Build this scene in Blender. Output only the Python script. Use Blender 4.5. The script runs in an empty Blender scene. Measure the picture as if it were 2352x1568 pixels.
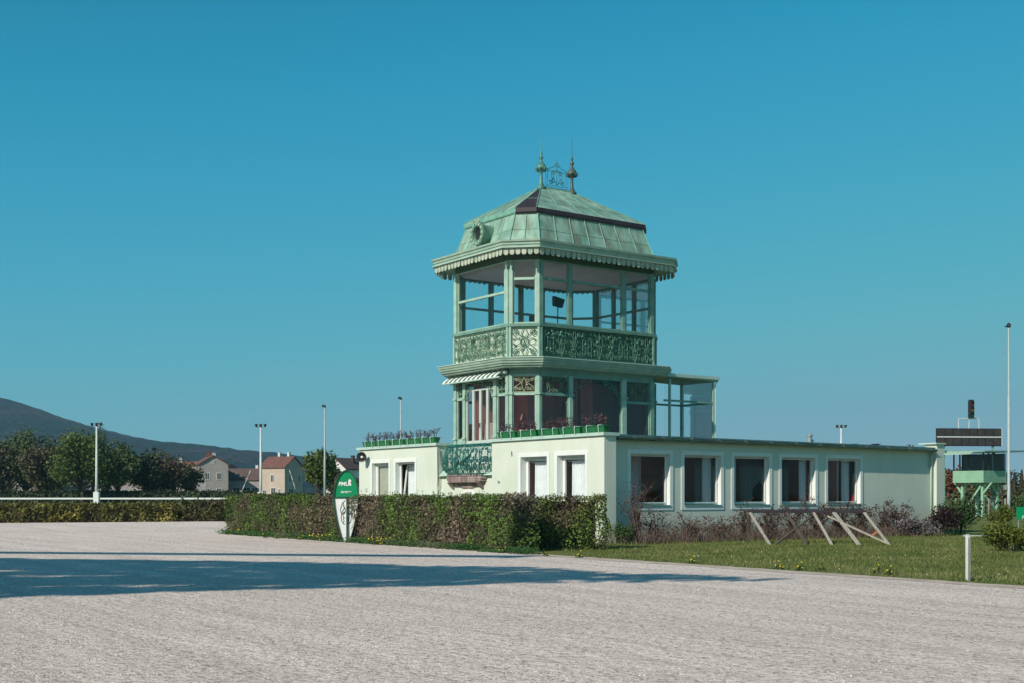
import bpy, math, random
from math import sin, cos, pi, radians as R, sqrt, atan2
from mathutils import Vector, Matrix, noise

# ------------------------------------------------------------------ camera, world, sun, exposure
scene = bpy.context.scene
COL = scene.collection
F = 2850.0; CX = 1176.0; HY = 1134.0; EYE = 1.6      # focal length and horizon of the photograph at 2352 px width
cam = bpy.data.cameras.new("camera"); camo = bpy.data.objects.new("camera", cam); COL.objects.link(camo)
camo.location = (0, 0, EYE); camo.rotation_euler = (R(90), 0, 0)
cam.sensor_width = 36; cam.lens = F / 2352 * 36; cam.shift_y = (HY - 784) / 2352
cam.clip_start = .1; cam.clip_end = 20000
scene.camera = camo

SUN_EL = R(33); TRAVEL = Vector((.660, .751, 0)).normalized()
sd = bpy.data.lights.new("sun", 'SUN'); so = bpy.data.objects.new("sun", sd); COL.objects.link(so)
sd.energy = 4.5; sd.angle = R(.5); sd.color = (1, .91, .79)
dvec = Vector((TRAVEL.x * cos(SUN_EL), TRAVEL.y * cos(SUN_EL), -sin(SUN_EL)))
so.rotation_euler = dvec.to_track_quat('-Z', 'Y').to_euler(); so.location = (-40, -40, 60)

world = bpy.data.worlds.new("World"); scene.world = world; world.use_nodes = True
nt = world.node_tree; nt.nodes.clear()
sky = nt.nodes.new('ShaderNodeTexSky'); sky.sky_type = 'NISHITA'; sky.sun_disc = False
sky.sun_elevation = SUN_EL; sky.sun_rotation = atan2(-TRAVEL.x, -TRAVEL.y)
sky.altitude = 300; sky.air_density = 1.0; sky.dust_density = .6; sky.ozone_density = 1.2
def vm(op, val):
    n = nt.nodes.new('ShaderNodeVectorMath'); n.operation = op; n.inputs[1].default_value = val; return n
pre = vm('MULTIPLY', (.09, .09, .09)); post_ = vm('MULTIPLY', (1 / .09,) * 3)
cur = nt.nodes.new('ShaderNodeRGBCurve')      # colour response of the phone that took the picture: teal, flattened towards the horizon
def setcurve(c, pts_):
    c.points[0].location = pts_[0]; c.points[1].location = pts_[-1]
    for p in pts_[1:-1]: c.points.new(*p)
SKYC = [[(0, 0), (.08, .018), (.138, .017), (.18, .034), (.325, .095), (.5, .172), (1, .36)], [(0, 0), (.13, .10), (.18, .185), (.226, .276), (.30, .345), (.475, .435), (.62, .46), (1, .41)], [(0, 0), (.22, .19), (.30, .33), (.371, .47), (.45, .535), (.60, .56), (1, .51)]]
for i_ in range(3): setcurve(cur.mapping.curves[i_], SKYC[i_])
cur.mapping.update()
bg = nt.nodes.new('ShaderNodeBackground'); bg.inputs[1].default_value = .09
wo = nt.nodes.new('ShaderNodeOutputWorld')
nt.links.new(sky.outputs[0], pre.inputs[0]); nt.links.new(pre.outputs[0], cur.inputs[1]); nt.links.new(cur.outputs[0], post_.inputs[0]); nt.links.new(post_.outputs[0], bg.inputs[0]); nt.links.new(bg.outputs[0], wo.inputs[0])
scene.view_settings.view_transform = 'Standard'; scene.view_settings.look = 'None'
scene.view_settings.exposure = 0; scene.view_settings.gamma = 1
try:
    scene.cycles.transparent_max_bounces = 24; scene.cycles.max_bounces = 8
except Exception: pass
random.seed(7)

# ------------------------------------------------------------------ helpers
def W(x, y, d):
    "photo point (2352 wide) at depth d -> world"
    return Vector(((x - CX) / F * d, d, EYE - (y - HY) / F * d))
def tag(o, label=None, cat=None, group=None, kind=None):
    if label: o['label'] = label
    if cat: o['category'] = cat
    if group: o['group'] = group
    if kind: o['kind'] = kind
    return o
def empty(name, loc=(0, 0, 0), rz=0):
    o = bpy.data.objects.new(name, None); COL.objects.link(o); o.location = loc; o.rotation_euler = (0, 0, rz)
    o.empty_display_size = .2
    return o
class MB:
    def __init__(s): s.v = []; s.f = []; s.m = []; s.mi = 0
    def add(s, vs, fs):
        n = len(s.v); s.v.extend([tuple(p) for p in vs]); s.f.extend([tuple(i + n for i in f) for f in fs]); s.m.extend([s.mi] * len(fs))
    def box(s, x0, x1, y0, y1, z0, z1):
        s.add([(x0,y0,z0),(x1,y0,z0),(x1,y1,z0),(x0,y1,z0),(x0,y0,z1),(x1,y0,z1),(x1,y1,z1),(x0,y1,z1)],
              [(3,2,1,0),(4,5,6,7),(0,1,5,4),(1,2,6,5),(2,3,7,6),(3,0,4,7)])
    def hexa(s, P):
        s.add(P, [(3,2,1,0),(4,5,6,7),(0,1,5,4),(1,2,6,5),(2,3,7,6),(3,0,4,7)])
    def quad(s, a, b, c, d): s.add([a, b, c, d], [(0, 1, 2, 3)])
    def tube(s, pts, r, n=5, cap=True):
        pts = [Vector(p) for p in pts]
        if len(pts) < 2: return
        rs = r if isinstance(r, (list, tuple)) else [r] * len(pts)
        up = None; vs = []; fs = []
        for i, p in enumerate(pts):
            t = (pts[min(i + 1, len(pts) - 1)] - pts[max(i - 1, 0)])
            if t.length < 1e-9: t = Vector((0, 0, 1))
            t.normalize()
            if up is None: up = Vector((0, 0, 1)) if abs(t.z) < .9 else Vector((1, 0, 0))
            a = t.cross(up)
            if a.length < 1e-4: a = t.cross(Vector((.3, 1, .2)))
            a.normalize(); b = a.cross(t).normalized(); up = b
            for k in range(n):
                q = 2 * pi * k / n
                vs.append(p + a * cos(q) * rs[i] + b * sin(q) * rs[i])
        for i in range(len(pts) - 1):
            for k in range(n):
                k2 = (k + 1) % n
                fs.append((i*n+k, i*n+k2, (i+1)*n+k2, (i+1)*n+k))
        if cap: fs.append(tuple(range(n - 1, -1, -1))); fs.append(tuple((len(pts) - 1) * n + k for k in range(n)))
        s.add(vs, fs)
    def lathe(s, prof, c=(0, 0, 0), n=16):
        vs = []; fs = []
        for r, z in prof:
            for k in range(n): vs.append((c[0] + r * cos(2*pi*k/n), c[1] + r * sin(2*pi*k/n), c[2] + z))
        for i in range(len(prof) - 1):
            for k in range(n):
                k2 = (k + 1) % n; fs.append((i*n+k, i*n+k2, (i+1)*n+k2, (i+1)*n+k))
        fs.append(tuple(range(n - 1, -1, -1))); fs.append(tuple((len(prof) - 1) * n + k for k in range(n)))
        s.add(vs, fs)
    def loft(s, rings, close=True, cap=False):
        n = len(rings[0]); vs = [p for r in rings for p in r]; fs = []
        for i in range(len(rings) - 1):
            for k in range(n if close else n - 1):
                k2 = (k + 1) % n; fs.append((i*n+k, i*n+k2, (i+1)*n+k2, (i+1)*n+k))
        if cap: fs.append(tuple(range(n - 1, -1, -1))); fs.append(tuple((len(rings) - 1) * n + k for k in range(n)))
        s.add(vs, fs)
    def build(s, name, mats, parent=None, smooth=False):
        me = bpy.data.meshes.new(name); me.from_pydata(s.v, [], s.f)
        if not isinstance(mats, (list, tuple)): mats = [mats]
        for m in mats: me.materials.append(m)
        if len(mats) > 1: me.polygons.foreach_set('material_index', s.m)
        if smooth: me.polygons.foreach_set('use_smooth', [True] * len(me.polygons))
        me.update()
        o = bpy.data.objects.new(name, me); COL.objects.link(o)
        if parent is not None: o.parent = parent
        return o
def bevel(o, w=.012, seg=2):
    m = o.modifiers.new('bevel', 'BEVEL'); m.width = w; m.segments = seg; m.limit_method = 'ANGLE'; m.angle_limit = R(40)
    return o
def copy_tree(o, parent=None):
    c = o.copy(); COL.objects.link(c)
    if parent is not None: c.parent = parent
    for ch in list(o.children): copy_tree(ch, c)
    return c

# ------------------------------------------------------------------ materials
def nodes(name):
    m = bpy.data.materials.new(name); m.use_nodes = True; t = m.node_tree
    return m, t, t.nodes['Principled BSDF']
def N(t, typ, **kw):
    n = t.nodes.new(typ)
    for k, v in kw.items(): setattr(n, k, v)
    return n
def noise_node(t, scale, detail=4, stretch=(1, 1, 1), rough=.55):
    tc = N(t, 'ShaderNodeTexCoord'); mp = N(t, 'ShaderNodeMapping'); mp.inputs['Scale'].default_value = stretch
    nz = N(t, 'ShaderNodeTexNoise'); nz.inputs['Scale'].default_value = scale; nz.inputs['Detail'].default_value = detail; nz.inputs['Roughness'].default_value = rough
    t.links.new(tc.outputs['Object'], mp.inputs[0]); t.links.new(mp.outputs[0], nz.inputs['Vector'])
    return nz
def ramp(t, src, stops):
    r = N(t, 'ShaderNodeValToRGB'); e = r.color_ramp.elements
    while len(e) < len(stops): e.new(.5)
    for i, (p, c) in enumerate(stops): e[i].position = p; e[i].color = (*c, 1) if len(c) == 3 else c
    t.links.new(src, r.inputs[0]); return r
def mixc(t, fac, a, b, mode='MIX'):
    m = N(t, 'ShaderNodeMix', data_type='RGBA', blend_type=mode)
    for i, x in ((0, fac), (6, a), (7, b)):
        if isinstance(x, (int, float)): m.inputs[i].default_value = x
        elif isinstance(x, tuple): m.inputs[i].default_value = (*x[:3], 1)
        else: t.links.new(x, m.inputs[i])
    return m.outputs[2]
def addbump(t, b, src, strength, dist=.02):
    bp = N(t, 'ShaderNodeBump'); bp.inputs['Strength'].default_value = strength; bp.inputs['Distance'].default_value = dist
    t.links.new(src, bp.inputs['Height']); t.links.new(bp.outputs[0], b.inputs['Normal']); return bp
def mat(name, c1, c2=None, scale=3, rough=.6, bump=0, bscale=40, stretch=(1, 1, 1), lo=.35, hi=.65, metal=0, spec=.5, bdist=.01):
    m, t, b = nodes(name)
    b.inputs['Roughness'].default_value = rough; b.inputs['Metallic'].default_value = metal
    b.inputs['Specular IOR Level'].default_value = spec
    if c2 is None: c2 = tuple(x * .82 for x in c1)
    nz = noise_node(t, scale, 5, stretch)
    r = ramp(t, nz.outputs[0], [(lo, c1), (hi, c2)])
    t.links.new(r.outputs[0], b.inputs['Base Color'])
    if bump: addbump(t, b, noise_node(t, bscale, 3).outputs[0], bump, bdist)
    return m
def glassmat(name, tint_, refl=1.0, rough=.01, wav=.02):
    m = bpy.data.materials.new(name); m.use_nodes = True; t = m.node_tree; t.nodes.clear()
    out = N(t, 'ShaderNodeOutputMaterial'); tr = N(t, 'ShaderNodeBsdfTransparent'); gl = N(t, 'ShaderNodeBsdfGlossy')
    tr.inputs[0].default_value = (*tint_, 1); gl.inputs['Roughness'].default_value = rough
    fr = N(t, 'ShaderNodeFresnel'); fr.inputs[0].default_value = 1.5
    mul = N(t, 'ShaderNodeMath', operation='MULTIPLY'); mul.inputs[1].default_value = refl; mul.use_clamp = True
    mx = N(t, 'ShaderNodeMixShader')
    bp = N(t, 'ShaderNodeBump'); bp.inputs['Strength'].default_value = wav; bp.inputs['Distance'].default_value = .05
    t.links.new(noise_node(t, 1.2, 2).outputs[0], bp.inputs['Height']); t.links.new(bp.outputs[0], gl.inputs['Normal'])
    t.links.new(fr.outputs[0], mul.inputs[0]); t.links.new(mul.outputs[0], mx.inputs[0])
    t.links.new(tr.outputs[0], mx.inputs[1]); t.links.new(gl.outputs[0], mx.inputs[2]); t.links.new(mx.outputs[0], out.inputs[0])
    return m
def leafmat(name, cols, scale=.5, trans=.25, vary=.5, lo=.3, hi=.7):
    m, t, b = nodes(name)
    b.inputs['Roughness'].default_value = .6; b.inputs['Specular IOR Level'].default_value = .2
    nz = noise_node(t, scale, 3)
    k = len(cols); stops = [(lo + (hi - lo) * i / max(k - 1, 1), c) for i, c in enumerate(cols)]
    base = ramp(t, nz.outputs[0], stops).outputs[0]
    g = N(t, 'ShaderNodeNewGeometry')
    rr = ramp(t, g.outputs['Random Per Island'], [(0, (1 - vary,) * 3), (1, (1 + vary,) * 3)])
    c = mixc(t, 1.0, base, rr.outputs[0], 'MULTIPLY')
    t.links.new(c, b.inputs['Base Color'])
    tl = N(t, 'ShaderNodeBsdfTranslucent'); t.links.new(c, tl.inputs[0])
    mx = N(t, 'ShaderNodeMixShader'); mx.inputs[0].default_value = trans
    out = t.nodes['Material Output']
    t.links.new(b.outputs[0], mx.inputs[1]); t.links.new(tl.outputs[0], mx.inputs[2]); t.links.new(mx.outputs[0], out.inputs[0])
    return m

M = {}
M['cream'] = mat('cream_render', (.66, .71, .62), (.60, .66, .56), .7, .85, .25, 60, bdist=.006)
def weathered_wall(m):
    t = m.node_tree; b = t.nodes['Principled BSDF']; src = b.inputs['Base Color'].links[0].from_socket
    st = noise_node(t, 2.2, 4, (1, 1, .12)); f = ramp(t, st.outputs[0], [(.5, (0, 0, 0)), (.8, (.55,) * 3)])
    c = mixc(t, f.outputs[0], src, (.58, .60, .50)); tc = N(t, 'ShaderNodeTexCoord'); sx = N(t, 'ShaderNodeSeparateXYZ'); t.links.new(tc.outputs['Object'], sx.inputs[0])
    a = N(t, 'ShaderNodeMath', operation='ADD'); n2 = noise_node(t, 3, 3); mm = N(t, 'ShaderNodeMath', operation='MULTIPLY'); mm.inputs[1].default_value = -.8
    t.links.new(n2.outputs[0], mm.inputs[0]); t.links.new(sx.outputs[2], a.inputs[0]); t.links.new(mm.outputs[0], a.inputs[1])
    f2 = ramp(t, a.outputs[0], [(.0, (.6,) * 3), (.25, (0, 0, 0))])
    c = mixc(t, f2.outputs[0], c, (.42, .42, .34)); t.links.new(c, b.inputs['Base Color'])
weathered_wall(M['cream'])
M['white'] = mat('white_paint', (.80, .83, .80), (.74, .77, .75), 2, .5)
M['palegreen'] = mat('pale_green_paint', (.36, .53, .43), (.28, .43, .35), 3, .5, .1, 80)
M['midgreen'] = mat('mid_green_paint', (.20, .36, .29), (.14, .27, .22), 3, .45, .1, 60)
M['fasciagreen'] = mat('fascia_green', (.33, .45, .35), (.24, .36, .28), 2.5, .55, .15, 30)
M['valance'] = mat('valance_paint', (.50, .52, .40), (.30, .40, .32), 3, .6)
M['shadegreen'] = mat('shade_green_panel', (.06, .125, .085), (.04, .09, .06), 2, .5)  # green darkened to hold shade in its colour
M['parapet'] = mat('parapet_cream', (.62, .68, .55), (.52, .58, .46), 3, .6)
M['iron'] = mat('green_iron', (.05, .16, .11), (.10, .24, .17), 6, .45, .2, 40)
M['ironlight'] = mat('light_green_iron', (.16, .30, .20), (.09, .2, .13), 6, .45)
M['irondark'] = mat('dark_teal_iron', (.015, .11, .10), (.03, .17, .15), 6, .4)
M['capwhite'] = mat('coping_metal', (.50, .66, .58), (.42, .56, .50), 2, .4)
M['gutter'] = mat('gutter_metal', (.17, .26, .25), (.10, .17, .16), 4, .35, metal=.4)
M['planter'] = mat('planter_plastic', (.015, .17, .055), (.01, .12, .04), 3, .4)
M['black'] = mat('black_plastic', (.015, .015, .018), (.03, .03, .03), 5, .4)
M['slate'] = mat('dark_bitumen', (.030, .020, .028), (.050, .035, .045), 1.5, .55, .1, 20)
M['ceiling'] = mat('ceiling_grey', (.74, .70, .74), (.66, .62, .66), 1, .7)
M['interior'] = mat('interior_brown', (.80, .36, .33), (.66, .29, .27), .8, .8)
M['intfloor'] = mat('interior_floor', (.50, .32, .24), None, 2, .6)
M['curtain'] = mat('white_curtain', (.80, .82, .84), (.72, .74, .77), 3, .9)
M['blind'] = mat('beige_blind', (.62, .62, .54), (.55, .55, .47), 2, .6)
M['redfab'] = mat('red_fabric', (.80, .02, .04), (.6, .015, .03), 4, .8)
M['wood'] = mat('weathered_wood', (.46, .43, .37), (.28, .24, .20), 3, .8, .4, 30, (6, 6, .6))
M['wooddark'] = mat('dark_wood', (.07, .055, .045), (.13, .10, .08), 3, .7, .3, 30)
M['woodorange'] = mat('orange_board', (.50, .20, .08), (.4, .16, .07), 3, .7)
M['stone'] = mat('stained_stone', (.42, .34, .31), (.20, .14, .13), 3, .8, .3, 30, (1, 1, .4))
M['polepaint'] = mat('pole_paint', (.62, .66, .64), (.5, .55, .54), 2, .45)
M['polegrey'] = mat('pole_grey', (.42, .48, .48), (.34, .40, .41), 2, .5)
M['steel'] = mat('pole_steel', (.36, .42, .42), (.28, .33, .34), 2, .4, metal=.3)
M['glass'] = glassmat('clear_glass', (.93, .97, .97), .7)
M['glassdark'] = glassmat('lower_glass', (.86, .83, .83), 1.3, wav=.12)
M['glassann'] = glassmat('annex_glass', (.98, .94, .95), .65, wav=.06)

def copper(name, dark):
    m, t, b = nodes(name)
    b.inputs['Roughness'].default_value = .55; b.inputs['Specular IOR Level'].default_value = .35
    n1 = noise_node(t, 1.3, 5); base = ramp(t, n1.outputs[0], [(.3, (.15, .30, .24)), (.5, (.24, .41, .33)), (.72, (.37, .52, .43))]).outputs[0]
    n2 = noise_node(t, 2.6, 5, (1, 1, .16)); f = ramp(t, n2.outputs[0], [(.47, (0, 0, 0)), (.66, (dark,) * 3)]).outputs[0]
    c = mixc(t, f, base, (.16, .15, .10))
    n3 = noise_node(t, 6, 6, (1, 1, .35)); f3 = ramp(t, n3.outputs[0], [(.52, (0, 0, 0)), (.8, (.7,) * 3)]).outputs[0]
    c = mixc(t, f3, c, (.07, .24, .18)); t.links.new(c, b.inputs['Base Color'])
    addbump(t, b, noise_node(t, 5, 3).outputs[0], .25, .03)
    return m
M['copper'] = copper('patina_copper', .75)
M['copper2'] = copper('patina_copper_upper', .55)
M['seam'] = mat('copper_seam', (.20, .42, .32), (.12, .28, .22), 4, .5)

# gravel
def gravel():
    m, t, b = nodes('gravel'); b.inputs['Roughness'].default_value = 1; b.inputs['Specular IOR Level'].default_value = .0
    big = noise_node(t, .10, 4, (.5, 1.4, 1)); c = ramp(t, big.outputs[0], [(.3, (.82, .70, .63)), (.7, (.95, .82, .75))]).outputs[0]
    tc = N(t, 'ShaderNodeTexCoord'); rot = N(t, 'ShaderNodeMapping'); rot.inputs['Rotation'].default_value = (0, 0, R(54.7)); t.links.new(tc.outputs['Object'], rot.inputs[0])
    def nz_(scale, st=(1, 1, 1), det=5, rg=.55, along=False):
        mp = N(t, 'ShaderNodeMapping'); mp.inputs['Scale'].default_value = st; t.links.new((rot if along else tc).outputs[0 if along else 'Object'], mp.inputs[0])
        n = N(t, 'ShaderNodeTexNoise'); n.inputs['Scale'].default_value = scale; n.inputs['Detail'].default_value = det; n.inputs['Roughness'].default_value = rg; t.links.new(mp.outputs[0], n.inputs['Vector']); return n.outputs[0]
    def rp(src, p0, lo, p1, hi): return ramp(t, src, [(p0, (lo,) * 3), (p1, (hi,) * 3)]).outputs[0]
    def M_(op, a, b_):
        n = N(t, 'ShaderNodeMath', operation=op)
        for k, x in ((0, a), (1, b_)):
            if isinstance(x, (int, float)): n.inputs[k].default_value = x
            else: t.links.new(x, n.inputs[k])
        return n.outputs[0]
    lanes = nz_(1.0, (.12, 1.6, 1), 4, .6, True); fur = nz_(3.0, (.16, 2.2, 1), 6, .7, True); mid = nz_(5, (1, 1.3, 1), 5, .7); pit = nz_(13, (1, 1, 1), 4, .6); fine = nz_(36, (1, 1, 1), 4, .75)
    c = mixc(t, 1.0, c, rp(lanes, .35, .93, .6, 1.10), 'MULTIPLY'); c = mixc(t, 1.0, c, rp(fur, .30, .93, .48, 1.05), 'MULTIPLY')
    c = mixc(t, 1.0, c, rp(mid, .32, .90, .5, 1.02), 'MULTIPLY'); c = mixc(t, 1.0, c, rp(pit, .33, .50, .43, 1.0), 'MULTIPLY')
    v = N(t, 'ShaderNodeTexVoronoi'); v.inputs['Scale'].default_value = 26; t.links.new(tc.outputs['Object'], v.inputs['Vector'])
    bw = N(t, 'ShaderNodeRGBToBW'); t.links.new(v.outputs['Color'], bw.inputs[0])
    f2 = ramp(t, bw.outputs[0], [(.12, (.68, .66, .65)), (.35, (.93, .93, .93)), (.85, (1.10, 1.10, 1.09))]).outputs[0]
    c = mixc(t, 1.0, c, f2, 'MULTIPLY'); t.links.new(c, b.inputs['Base Color'])
    h = M_('ADD', M_('MULTIPLY', rp(pit, .30, 0, .44, 1), .5), M_('MULTIPLY', fine, .7)); h = M_('ADD', h, M_('MULTIPLY', mid, 2.4)); h = M_('ADD', h, M_('MULTIPLY', fur, .9))
    addbump(t, b, h, 1.0, .05)
    return m
M['gravel'] = gravel()
def grassm():
    m, t, b = nodes('grass_ground'); b.inputs['Roughness'].default_value = .95; b.inputs['Specular IOR Level'].default_value = .1
    n = noise_node(t, .5, 6); c = ramp(t, n.outputs[0], [(.3, (.11, .14, .04)), (.55, (.17, .19, .06)), (.75, (.27, .25, .11))]).outputs[0]
    n2 = noise_node(t, 14, 5); f = ramp(t, n2.outputs[0], [(.3, (.6,) * 3), (.7, (1.3,) * 3)]).outputs[0]
    t.links.new(mixc(t, 1.0, c, f, 'MULTIPLY'), b.inputs['Base Color']); addbump(t, b, n2.outputs[0], .8, .06)
    return m
M['grass'] = grassm()
M['blade'] = leafmat('grass_blade', [(.11, .155, .04), (.18, .215, .065), (.29, .275, .12)], .6, .35, .45)

# ------------------------------------------------------------------ ground
TH = R(35.3); U = Vector((cos(TH), sin(TH), 0)); V = Vector((-sin(TH), cos(TH), 0)); C0 = Vector((2.975, 40, 0))
def L(a, b, z=0): return C0 + U * a + V * b + Vector((0, 0, z))
mb = MB(); S = 3400
mb.quad((-S, -500, 0), (S, -500, 0), (S, 3500, 0), (-S, 3500, 0)); tag(mb.build('grass_ground', M['grass']), kind='structure')
# gravel track: everything on the camera's side of the line a = -6
mb = MB()
random.seed(3)
pts = [(-120, -60), (60, -60)]
edge = []
for i in range(120):
    b_ = -46 + i * (62.8 / 119); p = L(-6.0 + .16 * noise.noise(Vector((b_ * .9, 0, 0))) + .05 * random.uniform(-1, 1), b_); edge.append((p.x, p.y))
pts += edge
_e = L(-5.5, 17.15); pts += [(_e.x, _e.y), (-17.0, 73.6), (-28.5, 69.4), (-60, 60), (-120, 50)]
mb.add([(x, y, .004) for x, y in pts], [tuple(range(len(pts)))]); tag(mb.build('gravel_track', M['gravel']), kind='structure')

mb = MB(); n_ = 150; A_, B_ = [], []
for i in range(n_):
    b_ = -40 + i * (36.5 / (n_ - 1)); w_ = .26 + .22 * noise.noise(Vector((b_ * .7, 3, 0))) + random.uniform(-.05, .05)
    A_.append(L(-6.05 - w_ - .1, b_, .009)); B_.append(L(-5.80 + .1 * noise.noise(Vector((b_ * 2, 0, 7))) + random.uniform(-.04, .04), b_, .009))
mb.loft([B_, A_], False); tag(mb.build('dirt_path', mat('bare_dirt', (.40, .33, .27), (.62, .53, .46), 1.8, 1, .8, 25, lo=.3, hi=.7, spec=0)), kind='structure')
# small stones on the gravel
mb = MB(); random.seed(11)
for i in range(4200):
    d = 10.2 + 16 * random.random() ** 1.7; x = random.uniform(-.43, .43) * d
    if d > 21.5 and x > 2: continue
    if noise.noise(Vector((x * .35, d * 1.1, 3))) < -.12 and random.random() < .8: continue
    r = random.uniform(.006, .018) * (1 + (d - 10) * .02); q = random.random() * 6.28; h = r * random.uniform(.5, .9)
    c_ = [(x + r * cos(q + k * pi / 2) * random.uniform(.7, 1.2), d + r * sin(q + k * pi / 2) * random.uniform(.7, 1.2), .003) for k in range(4)]
    mb.add(c_ + [(x + random.uniform(-.3, .3) * r, d, .004 + h)], [(0, 1, 4), (1, 2, 4), (2, 3, 4), (3, 0, 4)])
M['stones'] = leafmat('stone_chips', [(.38, .33, .29), (.58, .52, .47)], 3, 0, .3)
tag(mb.build('loose_stones', M['stones']), 'small loose pale stones scattered over the near gravel', 'gravel', kind='stuff')

# ------------------------------------------------------------------ foliage helpers
def card(mb, p, s, rnd=random, nrm=None, asp=.6):
    if nrm is None: nrm = Vector((rnd.gauss(0, 1), rnd.gauss(0, 1), rnd.gauss(0, 1)))
    if nrm.length < 1e-6: nrm = Vector((0, 0, 1))
    nrm = nrm.normalized(); t = nrm.cross(Vector((rnd.gauss(0, 1), rnd.gauss(0, 1), rnd.gauss(0, 1))))
    if t.length < 1e-6: t = nrm.orthogonal()
    t.normalize(); b = nrm.cross(t); a = s * .5; c = s * .5 * asp
    mb.add([p - t * a, p - b * c - nrm * c * .25, p + t * a, p + b * c - nrm * c * .25], [(0, 1, 2, 3)])
def tree(name, label, cat, pos, h, w, trunk_h, lm, seed, n=2200, leaf=.5, group=None, nclump=16, dep=None, bark=None, flat=1.0):
    rnd = random.Random(seed); root = empty(name, pos); tag(root, label, cat, group); dep = dep or w
    bark = bark or M['bark']
    mb = MB(); r0 = max(.12, h * .022)
    top = Vector((rnd.uniform(-.3, .3), 0, trunk_h + (h - trunk_h) * .45))
    mb.tube([(0, 0, -.1), (rnd.uniform(-.1, .1), 0, trunk_h * .5), (top.x * .6, 0, trunk_h), top], [r0 * 1.3, r0, r0 * .8, r0 * .35], 7)
    cz = (h + trunk_h) / 2; hz = (h - trunk_h) / 2
    cl = []
    for i in range(nclump):
        for _ in range(20):
            v = Vector((rnd.uniform(-1, 1), rnd.uniform(-1, 1), rnd.uniform(-1, 1)))
            if .25 < v.length < 1: break
        v *= rnd.uniform(.75, 1.05) if rnd.random() > .25 else .5
        rr = rnd.uniform(.26, .42)
        c = Vector((v.x * w / 2 * .78, v.y * dep / 2 * .78, cz + v.z * hz * .76))
        cl.append((c, rr)); st = Vector((top.x * .6, 0, trunk_h * rnd.uniform(.75, 1.05)))
        mb.tube([st, (st + c) / 2 + Vector((0, 0, -.1 * w * rnd.random())), c], [r0 * .42, r0 * .25, r0 * .08], 4)
    mb.build('trunk', bark, root, True)
    lb = MB()
    for i in range(n):
        c, rr = cl[rnd.randrange(len(cl))]
        v = Vector((rnd.gauss(0, 1), rnd.gauss(0, 1), rnd.gauss(0, 1))).normalized() * (rnd.random() ** .33) * rnd.uniform(.75, 1.08)
        p = Vector((c.x + v.x * rr * w / 2 * 1.25, c.y + v.y * rr * dep / 2 * 1.25, c.z + v.z * rr * hz * 1.35 * flat))
        if p.z < trunk_h * .55: p.z = trunk_h * .55 + rnd.random() * .4
        nn = v * 1.1 + Vector((rnd.gauss(0, .7), rnd.gauss(0, .7), rnd.gauss(0, .7) + .25))
        card(lb, p, leaf * rnd.uniform(.6, 1.35), rnd, nn, .75)
    lb.build('crown', lm, root)
    return root
def bush(name, label, cat, pos, w, dep, h, lm, seed, n=900, leaf=.1, rz=0, group=None, stems=10, low=.0, stemmat=None):
    rnd = random.Random(seed); root = empty(name, pos, rz); tag(root, label, cat, group)
    mb = MB(); cl = []
    for i in range(9):
        q = rnd.random() * 6.28; rr = rnd.random() ** .5
        cl.append((Vector((cos(q) * rr * w * .3, sin(q) * rr * dep * .3, h * rnd.uniform(.35, .72))), rnd.uniform(.5, .8)))
    for i in range(stems):
        c = cl[i % 9][0]; mb.tube([(c.x * .25, c.y * .25, 0), (c.x * .7, c.y * .7, c.z * .55), c + Vector((rnd.uniform(-.1, .1), 0, h * .2))], [.02, .012, .005], 4)
    mb.build('stems', stemmat or M['twig'], root)
    lb = MB()
    for i in range(n):
        c, rr = cl[rnd.randrange(9)]
        v = Vector((rnd.gauss(0, 1), rnd.gauss(0, 1), rnd.gauss(0, 1))).normalized() * (rnd.random() ** .4)
        p = Vector((c.x + v.x * rr * w * .36, c.y + v.y * rr * dep * .36, c.z + v.z * rr * h * .5))
        if p.z < low: p.z = low + rnd.random() * h * .3
        card(lb, p, leaf * rnd.uniform(.6, 1.4), rnd, v + Vector((rnd.gauss(0, .7), rnd.gauss(0, .7), rnd.gauss(0, .7) + .2)), .65)
    lb.build('foliage', lm, root)
    return root
M['bark'] = mat('bark', (.07, .05, .04), (.11, .09, .07), 3, .9, .4, 10)
M['twig'] = mat('twig', (.16, .11, .09), (.09, .06, .05), 4, .85)
M['hedgeleaf'] = leafmat('hedge_leaf', [(.21, .165, .125), (.14, .135, .07), (.09, .145, .035), (.12, .20, .04)], .62, .25, .55, .36, .60)
M['hedgeleaf2'] = leafmat('hedge_leaf_green', [(.13, .09, .065), (.12, .15, .04), (.13, .21, .04)], .9, .25, .5, .34, .62)
M['yewyellow'] = leafmat('golden_juniper', [(.07, .08, .035), (.15, .145, .045), (.27, .235, .06)], 1.1, .2, .55)
M['brownhedge'] = leafmat('brown_hedge', [(.13, .095, .07), (.10, .10, .04), (.08, .12, .03)], .6, .2, .5)
M['leaf_bright'] = leafmat('leaf_bright', [(.06, .09, .025), (.11, .15, .035), (.15, .19, .045)], .16, .25, .5)
M['leaf_mid'] = leafmat('leaf_mid', [(.05, .08, .03), (.09, .13, .045), (.12, .16, .055)], .16, .2, .5)
M['leaf_dull'] = leafmat('leaf_dull', [(.11, .085, .06), (.10, .11, .05), (.075, .11, .04)], .16, .2, .5)
M['leaf_dark'] = leafmat('leaf_dark', [(.035, .055, .028), (.055, .08, .035)], .2, .15, .5)
M['leaf_brown'] = leafmat('leaf_brown', [(.15, .10, .07), (.12, .10, .055), (.09, .11, .045)], .2, .2, .5)
M['leaf_red'] = leafmat('leaf_red', [(.20, .07, .04), (.13, .075, .045)], .3, .2, .5)
M['leaf_shrub'] = leafmat('leaf_shrub', [(.035, .075, .025), (.07, .13, .04)], 1.5, .2, .5)
M['leaf_plum'] = leafmat('leaf_plum', [(.05, .026, .026), (.08, .045, .04), (.06, .055, .03)], 2, .2, .5)
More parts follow.
